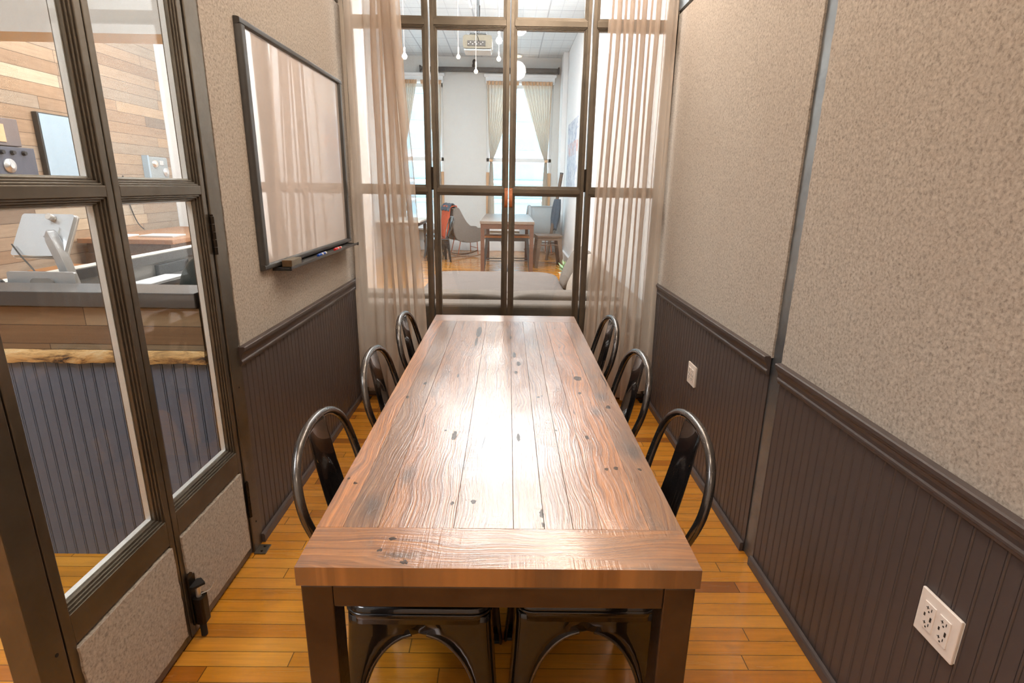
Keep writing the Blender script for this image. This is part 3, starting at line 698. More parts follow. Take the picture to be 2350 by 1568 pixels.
for x in (FX0, FX1-L):
    for y in (FY0, FY1-L): MB().box(x, x+L, y, y+L, 0, 0.7155).build('leg', M['steel_brown'], tb, bevel=.003)
MB().box(FX0+.01, FX1-.01, FY0+.01, FY1-.01, .7155, .7195).build('spacer_plate', M['dark'], tb)

# ------------------------------------------------------------------ metal chairs
def metal_chair():
    t = thing('metal_chair', 'x', 'chair', group='black metal chairs around the table')
    S = 0.18
    # seat pan: rounded square, dished, with a rolled skirt
    st = MB(); ring = rrect(S, S, 0.045, 6); n = len(ring); rows = []
    for k, z in ((1.0, 0.405), (1.0, 0.432), (0.992, 0.445), (0.96, 0.4505), (0.90, 0.4475), (0.6, 0.4435), (0.2, 0.442)):
        rows.append([(x*k, y*k, z) for x, y in ring])
    vs = [p for r in rows for p in r]
    fs = [(i*n+j, i*n+(j+1) % n, (i+1)*n+(j+1) % n, (i+1)*n+j) for i in range(len(rows)-1) for j in range(n)] + [tuple((len(rows)-1)*n+j for j in range(n))]
    st.add(vs, fs, 0.5, True); st.tube([(x*1.004, y*1.004, 0.432) for x, y in ring], 0.0035, 6, closed=True)
    st.build('seat', M['chair_sheet'], t, solid=0.003)
    # X brace under the seat
    bz = MB(); bz.box(-0.15, 0.15, -0.012, 0.012, 0.372, 0.378, M=Matrix.Rotation(math.radians(45), 4, 'Z')); bz.box(-0.15, 0.15, -0.012, 0.012, 0.3785, 0.384, M=Matrix.Rotation(math.radians(-45), 4, 'Z'))
    bz.lathe([(0.008, 0.366), (0.008, 0.372)], (0.0, 0, 0), 6)
    bz.build('under_seat_brace', M['chair'], t)
    # four flared sheet-metal legs whose wings meet in an arch
    def leg(sx, sy):
        mb = MB(); edges = {0: [], 1: []}; rows = []
        zs = [0.0, 0.05, 0.12, 0.18, 0.22, 0.26, 0.29, 0.32, 0.342, 0.356, 0.364, 0.370, 0.375, 0.40, 0.425]
        for z in zs:
            q = 1-z/0.425; c = S-0.004+0.028*q**1.15
            if z < 0.12: ww = 0.032+0.06*z
            elif z < 0.372:
                a = 0.150; xi = a*math.sqrt(max(0, 1-((z-0.12)/0.252)**2)); base = 0.0392
                ww = max(base, c-xi-0.0+0.0)
                ww = min(c, max(ww, base))
            else: ww = c
            r = 0.022; row = []
            # wing along x (outer face y = c), round corner, wing along y
            row.append((c-ww, c-0.002)); row.append((c-ww*0.5-r*0.5, c+0.003)); row.append((c-r, c))
            for k in range(1, 5):
                an = math.radians(90-90*k/5); row.append((c-r+r*math.cos(an), c-r+r*math.sin(an)))
            row.append((c, c-r)); row.append((c+0.003, c-ww*0.5-r*0.5)); row.append((c-0.002, c-ww))
            rows.append([(sx*x, sy*y, z) for x, y in row]); edges[0].append(rows[-1][0]); edges[1].append(rows[-1][-1])
        n = len(rows[0]); vs = [p for r_ in rows for p in r_]
        fs = [(i*n+j, i*n+j+1, (i+1)*n+j+1, (i+1)*n+j) for i in range(len(rows)-1) for j in range(n-1)]
        mb.add(vs, fs, 0.5, True)
        o = mb.build('leg', M['chair_sheet'], t, solid=0.0025)
        rb = MB()
        for e in edges.values(): rb.tube(smooth_path(e[:12], 2), 0.0048, 6)
        rb.build('rolled_edge', M['chair'], o)
        c = S-0.004+0.028
        MB().box(min(sx*(c-0.034), sx*(c+0.002)), max(sx*(c-0.034), sx*(c+0.002)), min(sy*(c-0.034), sy*(c+0.002)), max(sy*(c-0.034), sy*(c+0.002)), 0.0, 0.012).build('rubber_foot', M['rubber'], o, bevel=.003)
    for sx in (-1, 1):
        for sy in (-1, 1): leg(sx, sy)
    half = [(-0.168, -0.088, 0.430), (-0.178, -0.118, 0.49), (-0.196, -0.160, 0.56), (-0.220, -0.190, 0.64), (-0.245, -0.201, 0.72), (-0.262, -0.182, 0.792), (-0.274, -0.132, 0.838), (-0.280, -0.068, 0.860)]
    pts = half + [(-0.282, 0, 0.866)] + [(x, -y, z) for x, y, z in half[::-1]]
    MB().tube(smooth_path(pts, 5), 0.0115, 12).build('backrest_hoop', M['chair'], t)
    # central splat with a pressed panel
    def sp(u, v):
        z = lerp(0.440, 0.857, v); wd = lerp(0.078, 0.060, v)
        x = lerp(-0.176, -0.281, v**0.85) - 0.006*math.sin(math.pi*v)
        y = (u-0.5)*2*wd
        e = 0.0
        a = abs(u-0.5)*2
        if 0.10 < v < 0.76:
            lim = 0.60*(1 if v < 0.62 else math.sqrt(max(0, 1-((v-0.62)/0.14)**2)))
            e = 0.009 if a < lim-0.14 else (0.009*(lim-a)/0.14 if a < lim else 0)
        return (x+e+0.006*(a**2), y, z)
    MB().grid(sp, 28, 44).build('backrest_splat', M['chair_sheet'], t, solid=0.002)
    return t
proto = metal_chair()
seats = [(-0.208, 1.292, 0, 'black metal chair on the left side of the table, nearest the camera'),
         (-0.208, 1.895, 0, 'black metal chair on the left side of the table, the middle one of three'),
         (-0.205, 2.485, 0, 'black metal chair on the left side of the table, beside the left curtain'),
         (0.212, 1.305, 180, 'black metal chair on the right side of the table, nearest the camera'),
         (0.212, 1.890, 180, 'black metal chair on the right side of the table, the middle one of three'),
         (0.212, 2.460, 180, 'black metal chair on the right side of the table, beside the right curtain')]
for i, (x, y, a, lb) in enumerate(seats):
    if i == 0: proto.location = (x, y, 0); proto['label'] = lb
    else: dup(proto, (x, y, 0), math.radians(a), lb)

# ------------------------------------------------------------------ whiteboard
wbt = thing('whiteboard', 'white dry-erase board with a rounded graphite frame on the felt wall', 'whiteboard')
bxw = XL+0.0045
MB().box(bxw, bxw+0.010, 2.262, 3.480, 1.112, 2.018).build('writing_surface', M['board'], wbt)
def frame_member(p0, p1, inner, wid):
    """rounded bar between two (y, z) points; inner = unit (y, z) towards the board"""
    prof = []
    for k in range(9):
        a = math.pi*k/8; prof.append((wid/2-wid/2*math.cos(a), 0.024*min(1, math.sin(a)*1.35)**0.7 if 0 < k < 8 else 0.001))
    mb = MB(); n = len(prof)
    vs = []
    for (y, z) in (p0, p1):
        for o_, h in prof: vs.append((bxw+h, y+inner[0]*o_, z+inner[1]*o_))
    mb.add(vs, [(i, i+1, n+i+1, n+i) for i in range(n-1)], 0.5, True)
    mb.add(vs, [tuple(range(n-1, -1, -1)), tuple(range(n, 2*n)), (0, n, 2*n-1, n-1)])
    return mb
frame_member((2.238, 1.122), (2.238, 2.006), (1, 0), 0.048).build('frame_side', M['graphite'], wbt)
frame_member((3.504, 1.122), (3.504, 2.006), (-1, 0), 0.048).build('frame_side', M['graphite'], wbt)
frame_member((2.238, 2.030), (3.504, 2.030), (0, -1), 0.026).build('frame_top', M['graphite'], wbt)
frame_member((2.238, 1.098), (3.504, 1.098), (0, 1), 0.026).build('frame_bottom', M['graphite'], wbt)
ty0, ty1 = 2.36, 3.44
tr_ = MB(); tr_.prism([(0.0, 1.094), (0.072, 1.0925), (0.076, 1.101), (0.079, 1.101), (0.079, 1.088), (0.0, 1.088)], lambda u, v, w_: (bxw+0.002+u, w_, v), ty0, ty1)
tr_.build('marker_tray', M['graphite'], wbt, bevel=.001)
for a_ in (ty0-0.006, ty1): MB().prism([(0.0, 1.100), (0.070, 1.094), (0.081, 1.103), (0.081, 1.084), (0.0, 1.084)], lambda u, v, w_: (bxw+0.002+u, w_, v), a_, a_+0.006).build('tray_cap', M['black'], wbt)
er = thing('whiteboard_eraser', 'grey felt block eraser standing on the marker tray', 'eraser', (bxw+0.049, 2.455, 1.0945))
MB().box(-0.022, 0.022, -0.058, 0.058, 0, 0.030).build('felt_block', M['eraser'], er, bevel=.003)
MB().box(-0.021, 0.021, -0.0615, -0.0585, 0.001, 0.029).build('end_face', M['eraser_end'], er, bevel=.001)
def marker(name, label, y, colmat):
    t = thing(name, label, 'marker', (bxw+0.055, y, 1.0935))
    MB().lathe([(0.0083, -0.020), (0.0083, 0.052), (0.006, 0.055)], (0, 0, 0.0045), 14, 'y').build('barrel', M['white'], t)
    MB().lathe([(0.006, -0.064), (0.0075, -0.062), (0.0088, -0.035), (0.0092, -0.021)], (0, 0, 0.0045), 14, 'y').build('cap', colmat, t)
    MB().lathe([(0.0085, 0.0), (0.0085, 0.034)], (0, 0, 0.0045), 14, 'y').build('label_band', colmat, t)
marker('whiteboard_marker', 'blue capped dry-erase marker on the tray, next to the eraser', 2.845, M['blue'])
marker('whiteboard_marker', 'red capped dry-erase marker on the tray, near its far end', 3.115, M['red'])

# ------------------------------------------------------------------ outlets on the right wall
def outlet(label, y0, z0):
    t = thing('power_outlet', label, 'outlet', (XR-0.002, y0, z0), group='double outlet plates on the right wall')
    S = 0.1150
    MB().box(-0.0075, 0, 0, S, 0, S-0.0005).build('cover_plate', M['white'], t, bevel=.002)
    for k in (0, 1):
        c = S*(0.31+0.38*k)
        f = MB().box(-0.0105, -0.0076, c-0.0165, c+0.0165, 0.024, 0.091).build('receptacle', M['white'], t, bevel=.0008)
        s_ = MB()
        for zc in (0.079, 0.039):
            s_.box(-0.0112, -0.0106, c+0.004, c+0.0055, zc-0.004, zc+0.004).box(-0.0112, -0.0106, c+0.0015, c+0.009, zc-0.0007, zc+0.0007).box(-0.0112, -0.0106, c-0.0075, c-0.0055, zc-0.0035, zc+0.0035)
            s_.lathe([(0.0022, -0.0112), (0.0022, -0.0105)], (0, c, zc-0.0085), 8, 'x')
        s_.box(-0.0112, -0.0106, c+0.0075, c+0.0115, 0.054, 0.062).box(-0.0112, -0.0106, c-0.011, c-0.0065, 0.050, 0.061)
        s_.build('slot', M['slot'], f)
    MB().box(0.0, 0.002, -0.001, S+0.001, 0.004, S-0.004).build('backing_gasket', M['cream'], t)
outlet('white double outlet plate with USB ports, low on the right wall near the camera', 0.963, 0.445)
outlet('white double outlet plate on the far part of the right wall, beyond the steel strip', 2.703, 0.441)

# ------------------------------------------------------------------ meeting room lamps (track above the view)
tk = thing('track_light', 'track light with three spots on the meeting room ceiling', 'lamp', (0.1, 2.3, 3.2))
MB().box(-0.02, 0.02, -1.6, 1.15, -0.025, 0).build('track', M['black'], tk)
for y in (-1.3, -0.2, 0.85):
    hd = MB().lathe([(0.012, -0.03), (0.035, -0.06), (0.045, -0.13), (0.045, -0.135)], (0, y, 0), 16).build('spot_head', M['black'], tk)
    MB().lathe([(0.001, -0.139), (0.036, -0.139), (0.038, -0.1355)], (0, y, 0), 16).build('bulb', M['bulb'], hd)
for (x, y, z, p) in ((0.1, 1.0, 3.03, 25), (0.1, 2.1, 3.03, 21), (0.45, 3.15, 2.95, 26)):
    lamp('track_spot_light', 'POINT', (x, y, z), p, (1.0, 0.88, 0.76), 0.07)
lamp('back_lamp_light', 'POINT', (0.1, -1.0, 3.0), 17, (1.0, 0.90, 0.80), 0.12)
ck = thing('corner_downlight', 'small ceiling downlight near the right curtain', 'lamp', (0.45, 3.15, 3.2))
MB().lathe([(0.05, -0.02), (0.055, 0.0)], (0, 0, 0), 18).build('trim_ring', M['white'], ck)
MB().lathe([(0.04, -0.026), (0.042, -0.0205)], (0, 0, 0), 18).build('bulb', M['bulb'], ck)
bk = thing('back_downlight', 'ceiling downlight behind the camera in the meeting room', 'lamp', (0.1, -1.0, 3.2))
MB().lathe([(0.08, -0.02), (0.09, 0.0)], (0, 0, 0), 18).build('trim_ring', M['white'], bk)
MB().lathe([(0.06, -0.026), (0.065, -0.0205)], (0, 0, 0), 18).build('bulb', M['bulb'], bk)
for k, (x, y, sx, sy, lb) in enumerate(((-0.3, 5.4, 1.8, 1.8, 'added square fill light panel over the lounge daybed'), (-0.3, 7.9, 1.8, 1.8, 'added square fill light panel between the daybed and the bar table'),
        (-2.8, 5.2, 1.0, 1.6, 'added long fill light panel over the plank wall of the hall'), (-2.3, 0.4, 1.0, 1.6, 'added long fill light panel of the hall before the reception desk'))):
    t = thing('added_light_panel', lb, 'lamp', (x, y, CEIL))  # added panel above the view, there to brighten lounge and hall
    MB().box(-sx/2-.03, sx/2+.03, -sy/2-.03, sy/2+.03, -0.05, 0).build('housing', M['white'], t, bevel=.004)
    MB().box(-sx/2, sx/2, -sy/2, sy/2, -0.054, -0.0505).build('diffuser', M['added_panel_glow'], t)

# ------------------------------------------------------------------ hall: reception desk and what stands on it
dk = thing('reception_desk', 'reception desk clad in reclaimed planks above dark beadboard', 'desk')
DY = 1.9
def beadY(name, x0, x1, z0, z1, y, mat, parent):
    pr = bead_profile(x0, x1); n = len(pr); vs = [(x, y-d, z) for z in (z0, z1) for x, d in pr]
    mb = MB(); mb.add(vs, [(i, i+1, n+i+1, n+i) for i in range(n-1)]); mb.box(x0, x1, y+0.003, y+0.05, z0, z1); return mb.build(name, mat, parent)
beadY('beadboard_front', -2.0, -1.08, 0.0, 0.81, DY, M['wainscot_hall_tint'], dk)
MB().box(-2.005, -1.08, DY-0.012, DY+0.045, 0.862, 1.018).build('plank_front', M['deskplank'], dk, bevel=.002)
def le(u, v):
    x = lerp(-2.005, -1.08, u); z = lerp(0.812+0.002*math.sin(u*23)+0.0015*math.sin(u*71), 0.863, v)
    return (x, DY-0.013-0.005*math.sin(math.pi*min(1, (1-v)*0.9+0.1))-0.001*math.sin(u*40), z)
MB().grid(le, 90, 8).box(-2.005, -1.08, DY-0.004, DY+0.04, 0.812, 0.861).build('live_edge_board', M['live'], dk)
MB().box(-2.03, -1.08, DY-0.03, DY+0.14, 1.022, 1.075).build('counter_cap', M['desk_cap'], dk, bevel=.003)
MB().box(-2.045, -1.975, DY+0.14, 4.2, 1.0, 1.05).build('side_cap', M['desk_cap'], dk, bevel=.003)
MB().box(-2.045, -1.975, DY+0.14, 4.2, 1.0505, 1.054).build('cap_edge', M['cream'], dk)
MB().box(-2.03, -1.99, DY+0.06, 4.2, 0.0, 1.0).build('side_panel', M['desk_grey'], dk)
MB().box(-1.985, -1.82, DY+0.055, 3.55, 0.90, 0.93).box(-1.985, -1.12, DY+0.055, 2.42, 0.90, 0.93).build('work_surface', M['desk_cap'], dk, bevel=.004)
MB().box(-1.99, -1.965, 3.1, 3.4, 0.93, 0.99).build('drawer_front', M['black'], dk, bevel=.003)
WS = 0.930
# tablet stand seen from behind
tsd = thing('tablet_stand', 'silver tablet on a curved stand seen from behind, on the reception desk', 'tablet', (-1.96, 2.25, WS))
o_ = Vector((-1.96, 2.25, WS))
def rel(p): return tuple(Vector(p)-o_)
# back plate (rounded slab tilted)
Mt = Matrix.Translation(Vector(rel((-1.912, 2.30, 1.228)))) @ Matrix.Rotation(math.radians(-3), 4, 'Z') @ Matrix.Rotation(math.radians(-31), 4, 'X')
def slab(mb, w2, h2, r, d0, d1, Mx, ox=0, oz=0):
    mb.prism(rrect(w2, h2, r, 5), lambda u, v, w_: Mx @ Vector((u+ox, w_, v+oz)), d0, d1); return mb
slab(MB(), 0.112, 0.094, 0.012, 0.0, 0.016, Mt).build('tablet_case', M['silver'], tsd, bevel=.002)
slab(MB(), 0.116, 0.098, 0.014, 0.0162, 0.024, Mt).build('tablet', M['white'], tsd, bevel=.002)
slab(MB(), 0.034, 0.022, 0.010, -0.006, -0.0005, Mt, 0.035, 0.012).build('mount_plate', M['silver'], tsd, bevel=.001)
lk = MB(); lk.tube([Mt @ Vector((0.028, -0.001, 0.072)), Mt @ Vector((0.028, -0.028, 0.070))], 0.013, 14); lk.build('lock', M['rivet'], tsd)
arm = smooth_path([(-1.872, 2.285, 1.236), (-1.845, 2.262, 1.215), (-1.812, 2.25, 1.14), (-1.797, 2.255, 1.05), (-1.790, 2.26, 0.985), (-1.790, 2.26, 0.932)], 5)
am = MB(); vs = []; n = len(arm)
for i, p in enumerate(arm):
    tn = (arm[min(i+1, n-1)]-arm[max(i-1, 0)]).normalized(); nn = tn.cross(Vector((0,1,0))).normalized(); wd = lerp(0.016, 0.020, i/n)
    for a, b in ((-wd, -0.022), (wd, -0.022), (wd, 0.022), (-wd, 0.022)): vs.append(Vector(rel(p))+nn*a+Vector((0, b, 0)))
am.add(vs, [(i*4+k, i*4+(k+1) % 4, (i+1)*4+(k+1) % 4, (i+1)*4+k) for i in range(n-1) for k in range(4)]+[(3,2,1,0), tuple((n-1)*4+k for k in range(4))])
am.build('arm', M['silver'], tsd, bevel=.003)
MB().tube([rel(p) for p in smooth_path([(-2.02, 2.27, 1.19), (-1.97, 2.24, 1.15), (-1.90, 2.21, 1.09), (-1.86, 2.19, 1.03), (-1.85, 2.19, 0.99)], 6)], 0.003, 8).build('cable', M['graphite'], tsd)
MB().box(0.09, 0.25, -0.07, 0.10, 0.0, 0.006).build('base', M['silver'], tsd, bevel=.002)
# silver screen back in front of it
sb = thing('display_stand', 'low silver display back with a cable notch, standing behind the desk cap', 'screen', (-1.79, 2.10, WS))
MB().prism(rrect(0.129, 0.0875, 0.008, 4), lambda u, v, w_: (u, w_+0.05*v, v+0.0875), 0.0, 0.012).build('back_panel', M['silver'], sb, bevel=.002)
MB().prism(rrect(0.045, 0.028, 0.02, 5), lambda u, v, w_: (u+0.01, w_-0.003, v+0.125), -0.0065, -0.001).build('cable_notch', M['desk_grey'], sb, bevel=.001)
tag(MB().lathe([(0.001, 0), (0.026, 0), (0.029, 0.01), (0.029, 0.135), (0.022, 0.145), (0.001, 0.145)], (0, 0, 0), 24).build('round_speaker', M['black'], None, loc=(-1.953, 2.085, WS)), 'small round black speaker at the left end of the reception desk', 'speaker')
nb = thing('notepad', 'white paper pad lying on the desk beside the tablet stand', 'paper', (-1.88, 2.56, WS))
MB().box(-0.06, 0.055, -0.14, 0.14, 0, 0.012).build('sheets', M['paper'], nb, bevel=.001)
pn_ = thing('pen', 'thin blue pen lying on the white paper pad', 'pen', (-1.88, 2.52, WS+0.0165))
MB().tube([(-0.05, 0, 0), (0.03, 0.02, 0)], 0.004, 8).build('barrel', M['blue'], pn_); MB().tube([(0.0305, 0.02, 0), (0.045, 0.0235, 0)], 0.0045, 8).build('cap', M['black'], pn_)
tag(MB().box(-0.06, 0.06, -0.16, 0.16, 0, 0.006).build('paper_sheet', M['paper'], None, loc=(-1.90, 2.98, WS), bevel=.001), 'white sheets at the far end of the reception work surface', 'paper')
oc = thing('office_chair', 'dark green leather office chair behind the reception desk', 'chair', (-1.56, 3.0, 0))
MB().cushion((0, 0, 0.81), (0.24, 0.075, 0.26), 0.55, M=Matrix.Rotation(math.radians(-8), 4, 'X'), wr=0.02).build('backrest', M['chair_leather'], oc)
MB().cushion((0, 0.26, 0.50), (0.25, 0.25, 0.06), 0.45).build('seat', M['chair_leather'], oc)
MB().tube([(0, 0.25, 0.08), (0, 0.25, 0.45)], 0.03, 14).build('column', M['black'], oc)
for k in range(5):
    a = 2*math.pi*k/5; o = MB().tube([(0, 0.25, 0.09), (0.28*math.cos(a), 0.25+0.28*math.sin(a), 0.06)], 0.016, 8).build('base_arm', M['black'], oc)
    MB().lathe([(0.028, -0.012), (0.028, 0.012)], (0.28*math.cos(a), 0.25+0.28*math.sin(a), 0.028), 12, 'x').build('caster', M['rubber'], o)
MB().box(-0.03, 0.03, 0.02, 0.2, 0.42, 0.45).box(-0.03, 0.03, 0.015, 0.045, 0.42, 0.75).build('back_bracket', M['black'], oc, bevel=.004)
# side table against the plank wall
stb = thing('work_table', 'brown wooden table standing against the plank wall of the hall', 'table', (0, 0, 0))
MB().box(-4.17, -3.25, 5.4, 7.1, 0.855, 0.90).build('tabletop', plain('brown_desk_wood', srgb(146, 108, 80), 0.55, 0, 0.2, 14), stb, bevel=.004)
MB().box(-4.12, -3.30, 5.45, 7.05, 0.76, 0.854).build('apron', M['oldwood'], stb, bevel=.003)
for x in (-4.14, -3.38):
    for y in (5.43, 6.97): MB().box(x, x+0.1, y, y+0.1, 0, 0.76).build('leg', M['oldwood'], stb, bevel=.004)
bh = thing('wooden_bench', 'low wooden bench in front of the plank wall, left of the hall table', 'bench', (0, 0, 0))
MB().box(-4.15, -3.55, 4.75, 5.2, 0.645, 0.685).build('seat', M['seatwood'], bh, bevel=.004)
for x in (-4.12, -3.64):
    for y in (4.78, 5.11): MB().box(x, x+0.06, y, y+0.06, 0, 0.644).build('leg', M['oldwood'], bh, bevel=.003)
lt = thing('laptop', 'closed pale silver laptop on the hall work table', 'laptop', (-3.55, 5.75, 0.90))
MB().box(-0.17, 0.17, -0.12, 0.12, 0, 0.010).build('base', M['silver'], lt, bevel=.002); MB().box(-0.17, 0.17, -0.12, 0.12, 0.0105, 0.017).build('lid', M['cream'], lt, bevel=.002)
tag(MB().box(-0.14, 0.14, -0.10, 0.10, 0, 0.012).build('notebook', M['paper'], None, loc=(-3.98, 5.72, 0.90), bevel=.001), 'white notebook on the hall work table, left of the laptop', 'notebook')
cd = MB().tube([rel_ for rel_ in smooth_path([(-4.192, 6.25, 1.5), (-4.19, 6.28, 1.2), (-4.17, 6.33, 1.0), (-4.12, 6.35, 0.92)], 5)], 0.006, 6).build('hanging_cable', M['black'])
tag(cd, 'black cable hanging down the plank wall above the hall table', 'cable')
# old apparatus on the plank wall
PX = -4.198
rd = thing('wall_radio', 'antique radio set with dials and an open lid mounted on the plank wall', 'radio', (PX, 4.83, 1.43))
MB().box(0, 0.10, -0.35, 0.20, 0.04, 0.27).build('case', M['radio'], rd, bevel=.006)
MB().box(0, 0.03, -0.35, 0.17, 0.28, 0.50).build('lid', M['radio_lid'], rd, bevel=.006)
MB().box(0.031, 0.036, -0.30, 0.02, 0.31, 0.45).build('lid_card', M['jamb'], rd)
MB().lathe([(0.055, 0.10), (0.055, 0.112), (0.02, 0.114), (0.02, 0.13)], (0, -0.08, 0.12), 24, 'x').build('dial', M['silver'], rd)
for y in (-0.22, -0.13, -0.03, 0.08): MB().lathe([(0.02, 0.10), (0.016, 0.125)], (0, y, 0.225), 14, 'x').build('knob', M['black'], rd)
for y in (-0.2, 0.05): MB().lathe([(0.024, 0.03), (0.024, 0.06), (0.01, 0.07)], (0.02, y, 0.0), 14, 'x').build('terminal', M['silver'], rd)
ph_ = thing('wall_telephone', 'grey vintage wall telephone box with a dial, at the far end of the plank wall', 'telephone', (PX, 6.68, 1.46))
MB().box(0, 0.06, -0.02, 0.34, 0.0, 0.26).build('case', M['phone'], ph_, bevel=.015)
MB().box(0.0, 0.065, -0.05, -0.021, -0.02, 0.27).build('side_plate', M['bluepanel'], ph_)
MB().lathe([(0.05, 0.06), (0.05, 0.075), (0.02, 0.078), (0.02, 0.085)], (0, 0.27, 0.09), 22, 'x').build('dial', M['silver'], ph_)
MB().lathe([(0.045, 0.06), (0.035, 0.085), (0.01, 0.09)], (0, 0.08, 0.18), 18, 'x').build('bell', M['rivet'], ph_)
MB().box(0.0601, 0.068, 0.17, 0.24, 0.17, 0.22).build('name_plate', M['silver'], ph_, bevel=.003)
bp = thing('wall_panel', 'large pale blue flat panel mounted on the plank wall beside the radio', 'panel', (PX, 5.2, 1.42))
MB().box(0, 0.05, 0, 0.66, 0, 0.60).build('frame', M['graphite'], bp, bevel=.004); MB().box(0.051, 0.056, 0.012, 0.648, 0.012, 0.588).build('face', M['bluepanel'], bp)

# ------------------------------------------------------------------ lounge
sf = thing('sectional_sofa', 'long taupe fabric sofa with its back against the far glass doors', 'sofa')
MB().box(-1.25, 0.86, 3.80, 4.00, 0.06, 0.645).build('back_frame', M['sofa'], sf, bevel=.035, seg=4)
MB().box(-1.25, 0.86, 4.0, 4.95, 0.06, 0.34).build('base', M['sofa'], sf, bevel=.02, seg=3)
MB().box(0.635, 0.89, 4.96, 6.3, 0.06, 0.36).build('chaise_base', M['sofa'], sf, bevel=.02, seg=3)
MB().box(0.90, 1.14, 3.80, 6.3, 0.06, 0.56).build('arm', M['sofa'], sf, bevel=.04, seg=4)
def softbox(cx, cy, cz, hx, hy, hz, mat, name, par, seed, wr=0.05, e=0.28, Mx=None): return MB().cushion((cx, cy, cz), (hx, hy, hz), e, 40, 18, M=Mx, wr=wr, seed=seed).build(name, mat, par)
softbox(-0.75, 4.55, 0.43, 0.50, 0.42, 0.095, M['sofa'], 'seat_cushion', sf, 5); softbox(0.30, 4.55, 0.43, 0.54, 0.42, 0.095, M['sofa'], 'seat_cushion', sf, 6)
softbox(-0.62, 4.13, 0.52, 0.63, 0.125, 0.158, M['sofa'], 'back_cushion', sf, 7, 0.035, 0.2); softbox(0.44, 4.13, 0.52, 0.43, 0.125, 0.155, M['sofa'], 'back_cushion', sf, 8, 0.035, 0.2)
fo = MB(); 
for x in (-1.2, 0.8):
    for y in (3.85, 4.85): fo.box(x, x+0.05, y, y+0.05, 0, 0.06)
for y in (3.86, 6.0): fo.box(1.0, 1.05, y, y+0.05, 0, 0.06)
fo.build('foot', M['black'], sf)
tag(softbox(0.76, 5.35, 0.585, 0.10, 0.34, 0.24, M['sofa_light'], 'throw_pillow', None, 9, 0.03, 0.5, Matrix.Rotation(math.radians(28), 4, 'Y')), 'light taupe pillow leaning on the sofa arm, the nearer one', 'pillow', 'pillows on the sofa arm')
tag(softbox(0.75, 6.02, 0.585, 0.10, 0.32, 0.24, M['sofa'], 'throw_pillow', None, 10, 0.03, 0.5, Matrix.Rotation(math.radians(26), 4, 'Y')), 'darker taupe pillow on the sofa arm behind the light one', 'pillow', 'pillows on the sofa arm')
db = thing('daybed', 'wide brown grey upholstered daybed in the middle of the lounge', 'daybed')
MB().box(-0.86, 0.60, 5.55, 6.9, 0.05, 0.24).build('base', M['daybed'], db, bevel=.03, seg=3)
softbox(-0.14, 6.22, 0.335, 0.76, 0.70, 0.095, M['daybed'], 'mattress', db, 11, 0.06, 0.22)
ft = MB()
for x in (-0.8, 0.5):
    for y in (5.6, 6.8): ft.box(x, x+0.05, y, y+0.05, 0, 0.05)
ft.build('foot', M['black'], db)
# bar table with two stools
bt = thing('bar_table', 'tall brown wooden bar table in front of the lounge window', 'table', (0, 0, 0))
MB().box(-0.44, 0.42, 8.8, 11.3, 0.875, 0.92).build('tabletop', M['tabletop2'], bt, bevel=.004)
MB().box(-0.43, 0.41, 8.81, 8.87, 0.80, 0.874).box(-0.43, 0.41, 11.23, 11.29, 0.80, 0.874).box(-0.43, -0.38, 8.87, 11.23, 0.80, 0.874).box(0.36, 0.41, 8.87, 11.23, 0.80, 0.874).build('apron', M['tablewood'], bt, bevel=.003)
for x in (-0.43, 0.35):
    for y in (8.81, 11.23): MB().box(x, x+0.06, y, y+0.06, 0, 0.80).build('leg', M['tablewood'], bt, bevel=.003)
def stool(name, label, loc, s=0.17, h=0.65, seatm='seatwood', legm='gunmetal', splay=0.06, lw=0.03, group=None, rz=0, rail_z=0.25, bev=.003):
    t = thing(name, label, 'stool', loc, math.radians(rz), group)
    MB().prism(rrect(s, s, 0.02, 3), lambda u, v, w_: (u, v, w_), h-0.03, h).build('seat', M[seatm], t, bevel=bev)
    MB().box(-s+.02, s-.02, -s+.02, s-.02, h-0.09, h-0.031).build('seat_frame', M[legm], t, bevel=bev)
    a, b = s-0.02, s-0.02+splay
    for sx in (-1, 1):
        for sy in (-1, 1):
            q = lambda k, z, w2: [(sx*(k-w2) if i in (0, 3) else sx*k, sy*(k-w2) if i in (0, 1) else sy*k, z) for i in range(4)]
            mb = MB(); B_ = q(b, 0, lw); T_ = q(a, h-0.031, lw*1.5)
            if sx*sy < 0: B_ = B_[::-1]; T_ = T_[::-1]
            mb.hexa(B_, T_); mb.build('leg', M[legm], t)
    k = lerp(b, a, rail_z/h)-lw*0.5
    r_ = MB()
    for p, q2 in (((-k,-k),(k,-k)),((k,-k),(k,k)),((k,k),(-k,k)),((-k,k),(-k,-k))): r_.tube([(*p, rail_z), (*q2, rail_z)], 0.008, 8)
    r_.build('foot_rail', M[legm], t); return t
s1 = stool('bar_stool', 'metal bar stool with an orange wood seat at the left of the bar table end', (-0.22, 9.35, 0), 0.165, 0.66, group='metal stools under the bar table')
dup(s1, (0.20, 9.42, 0), 0, 'metal bar stool with an orange wood seat at the right of the bar table end')
stool('wooden_stool', 'stout grey brown wooden stool to the right of the bar table', (0.76, 10.45, 0), 0.24, 0.59, 'oldwood', 'oldwood', 0.05, 0.055, rz=4, rail_z=0.42)
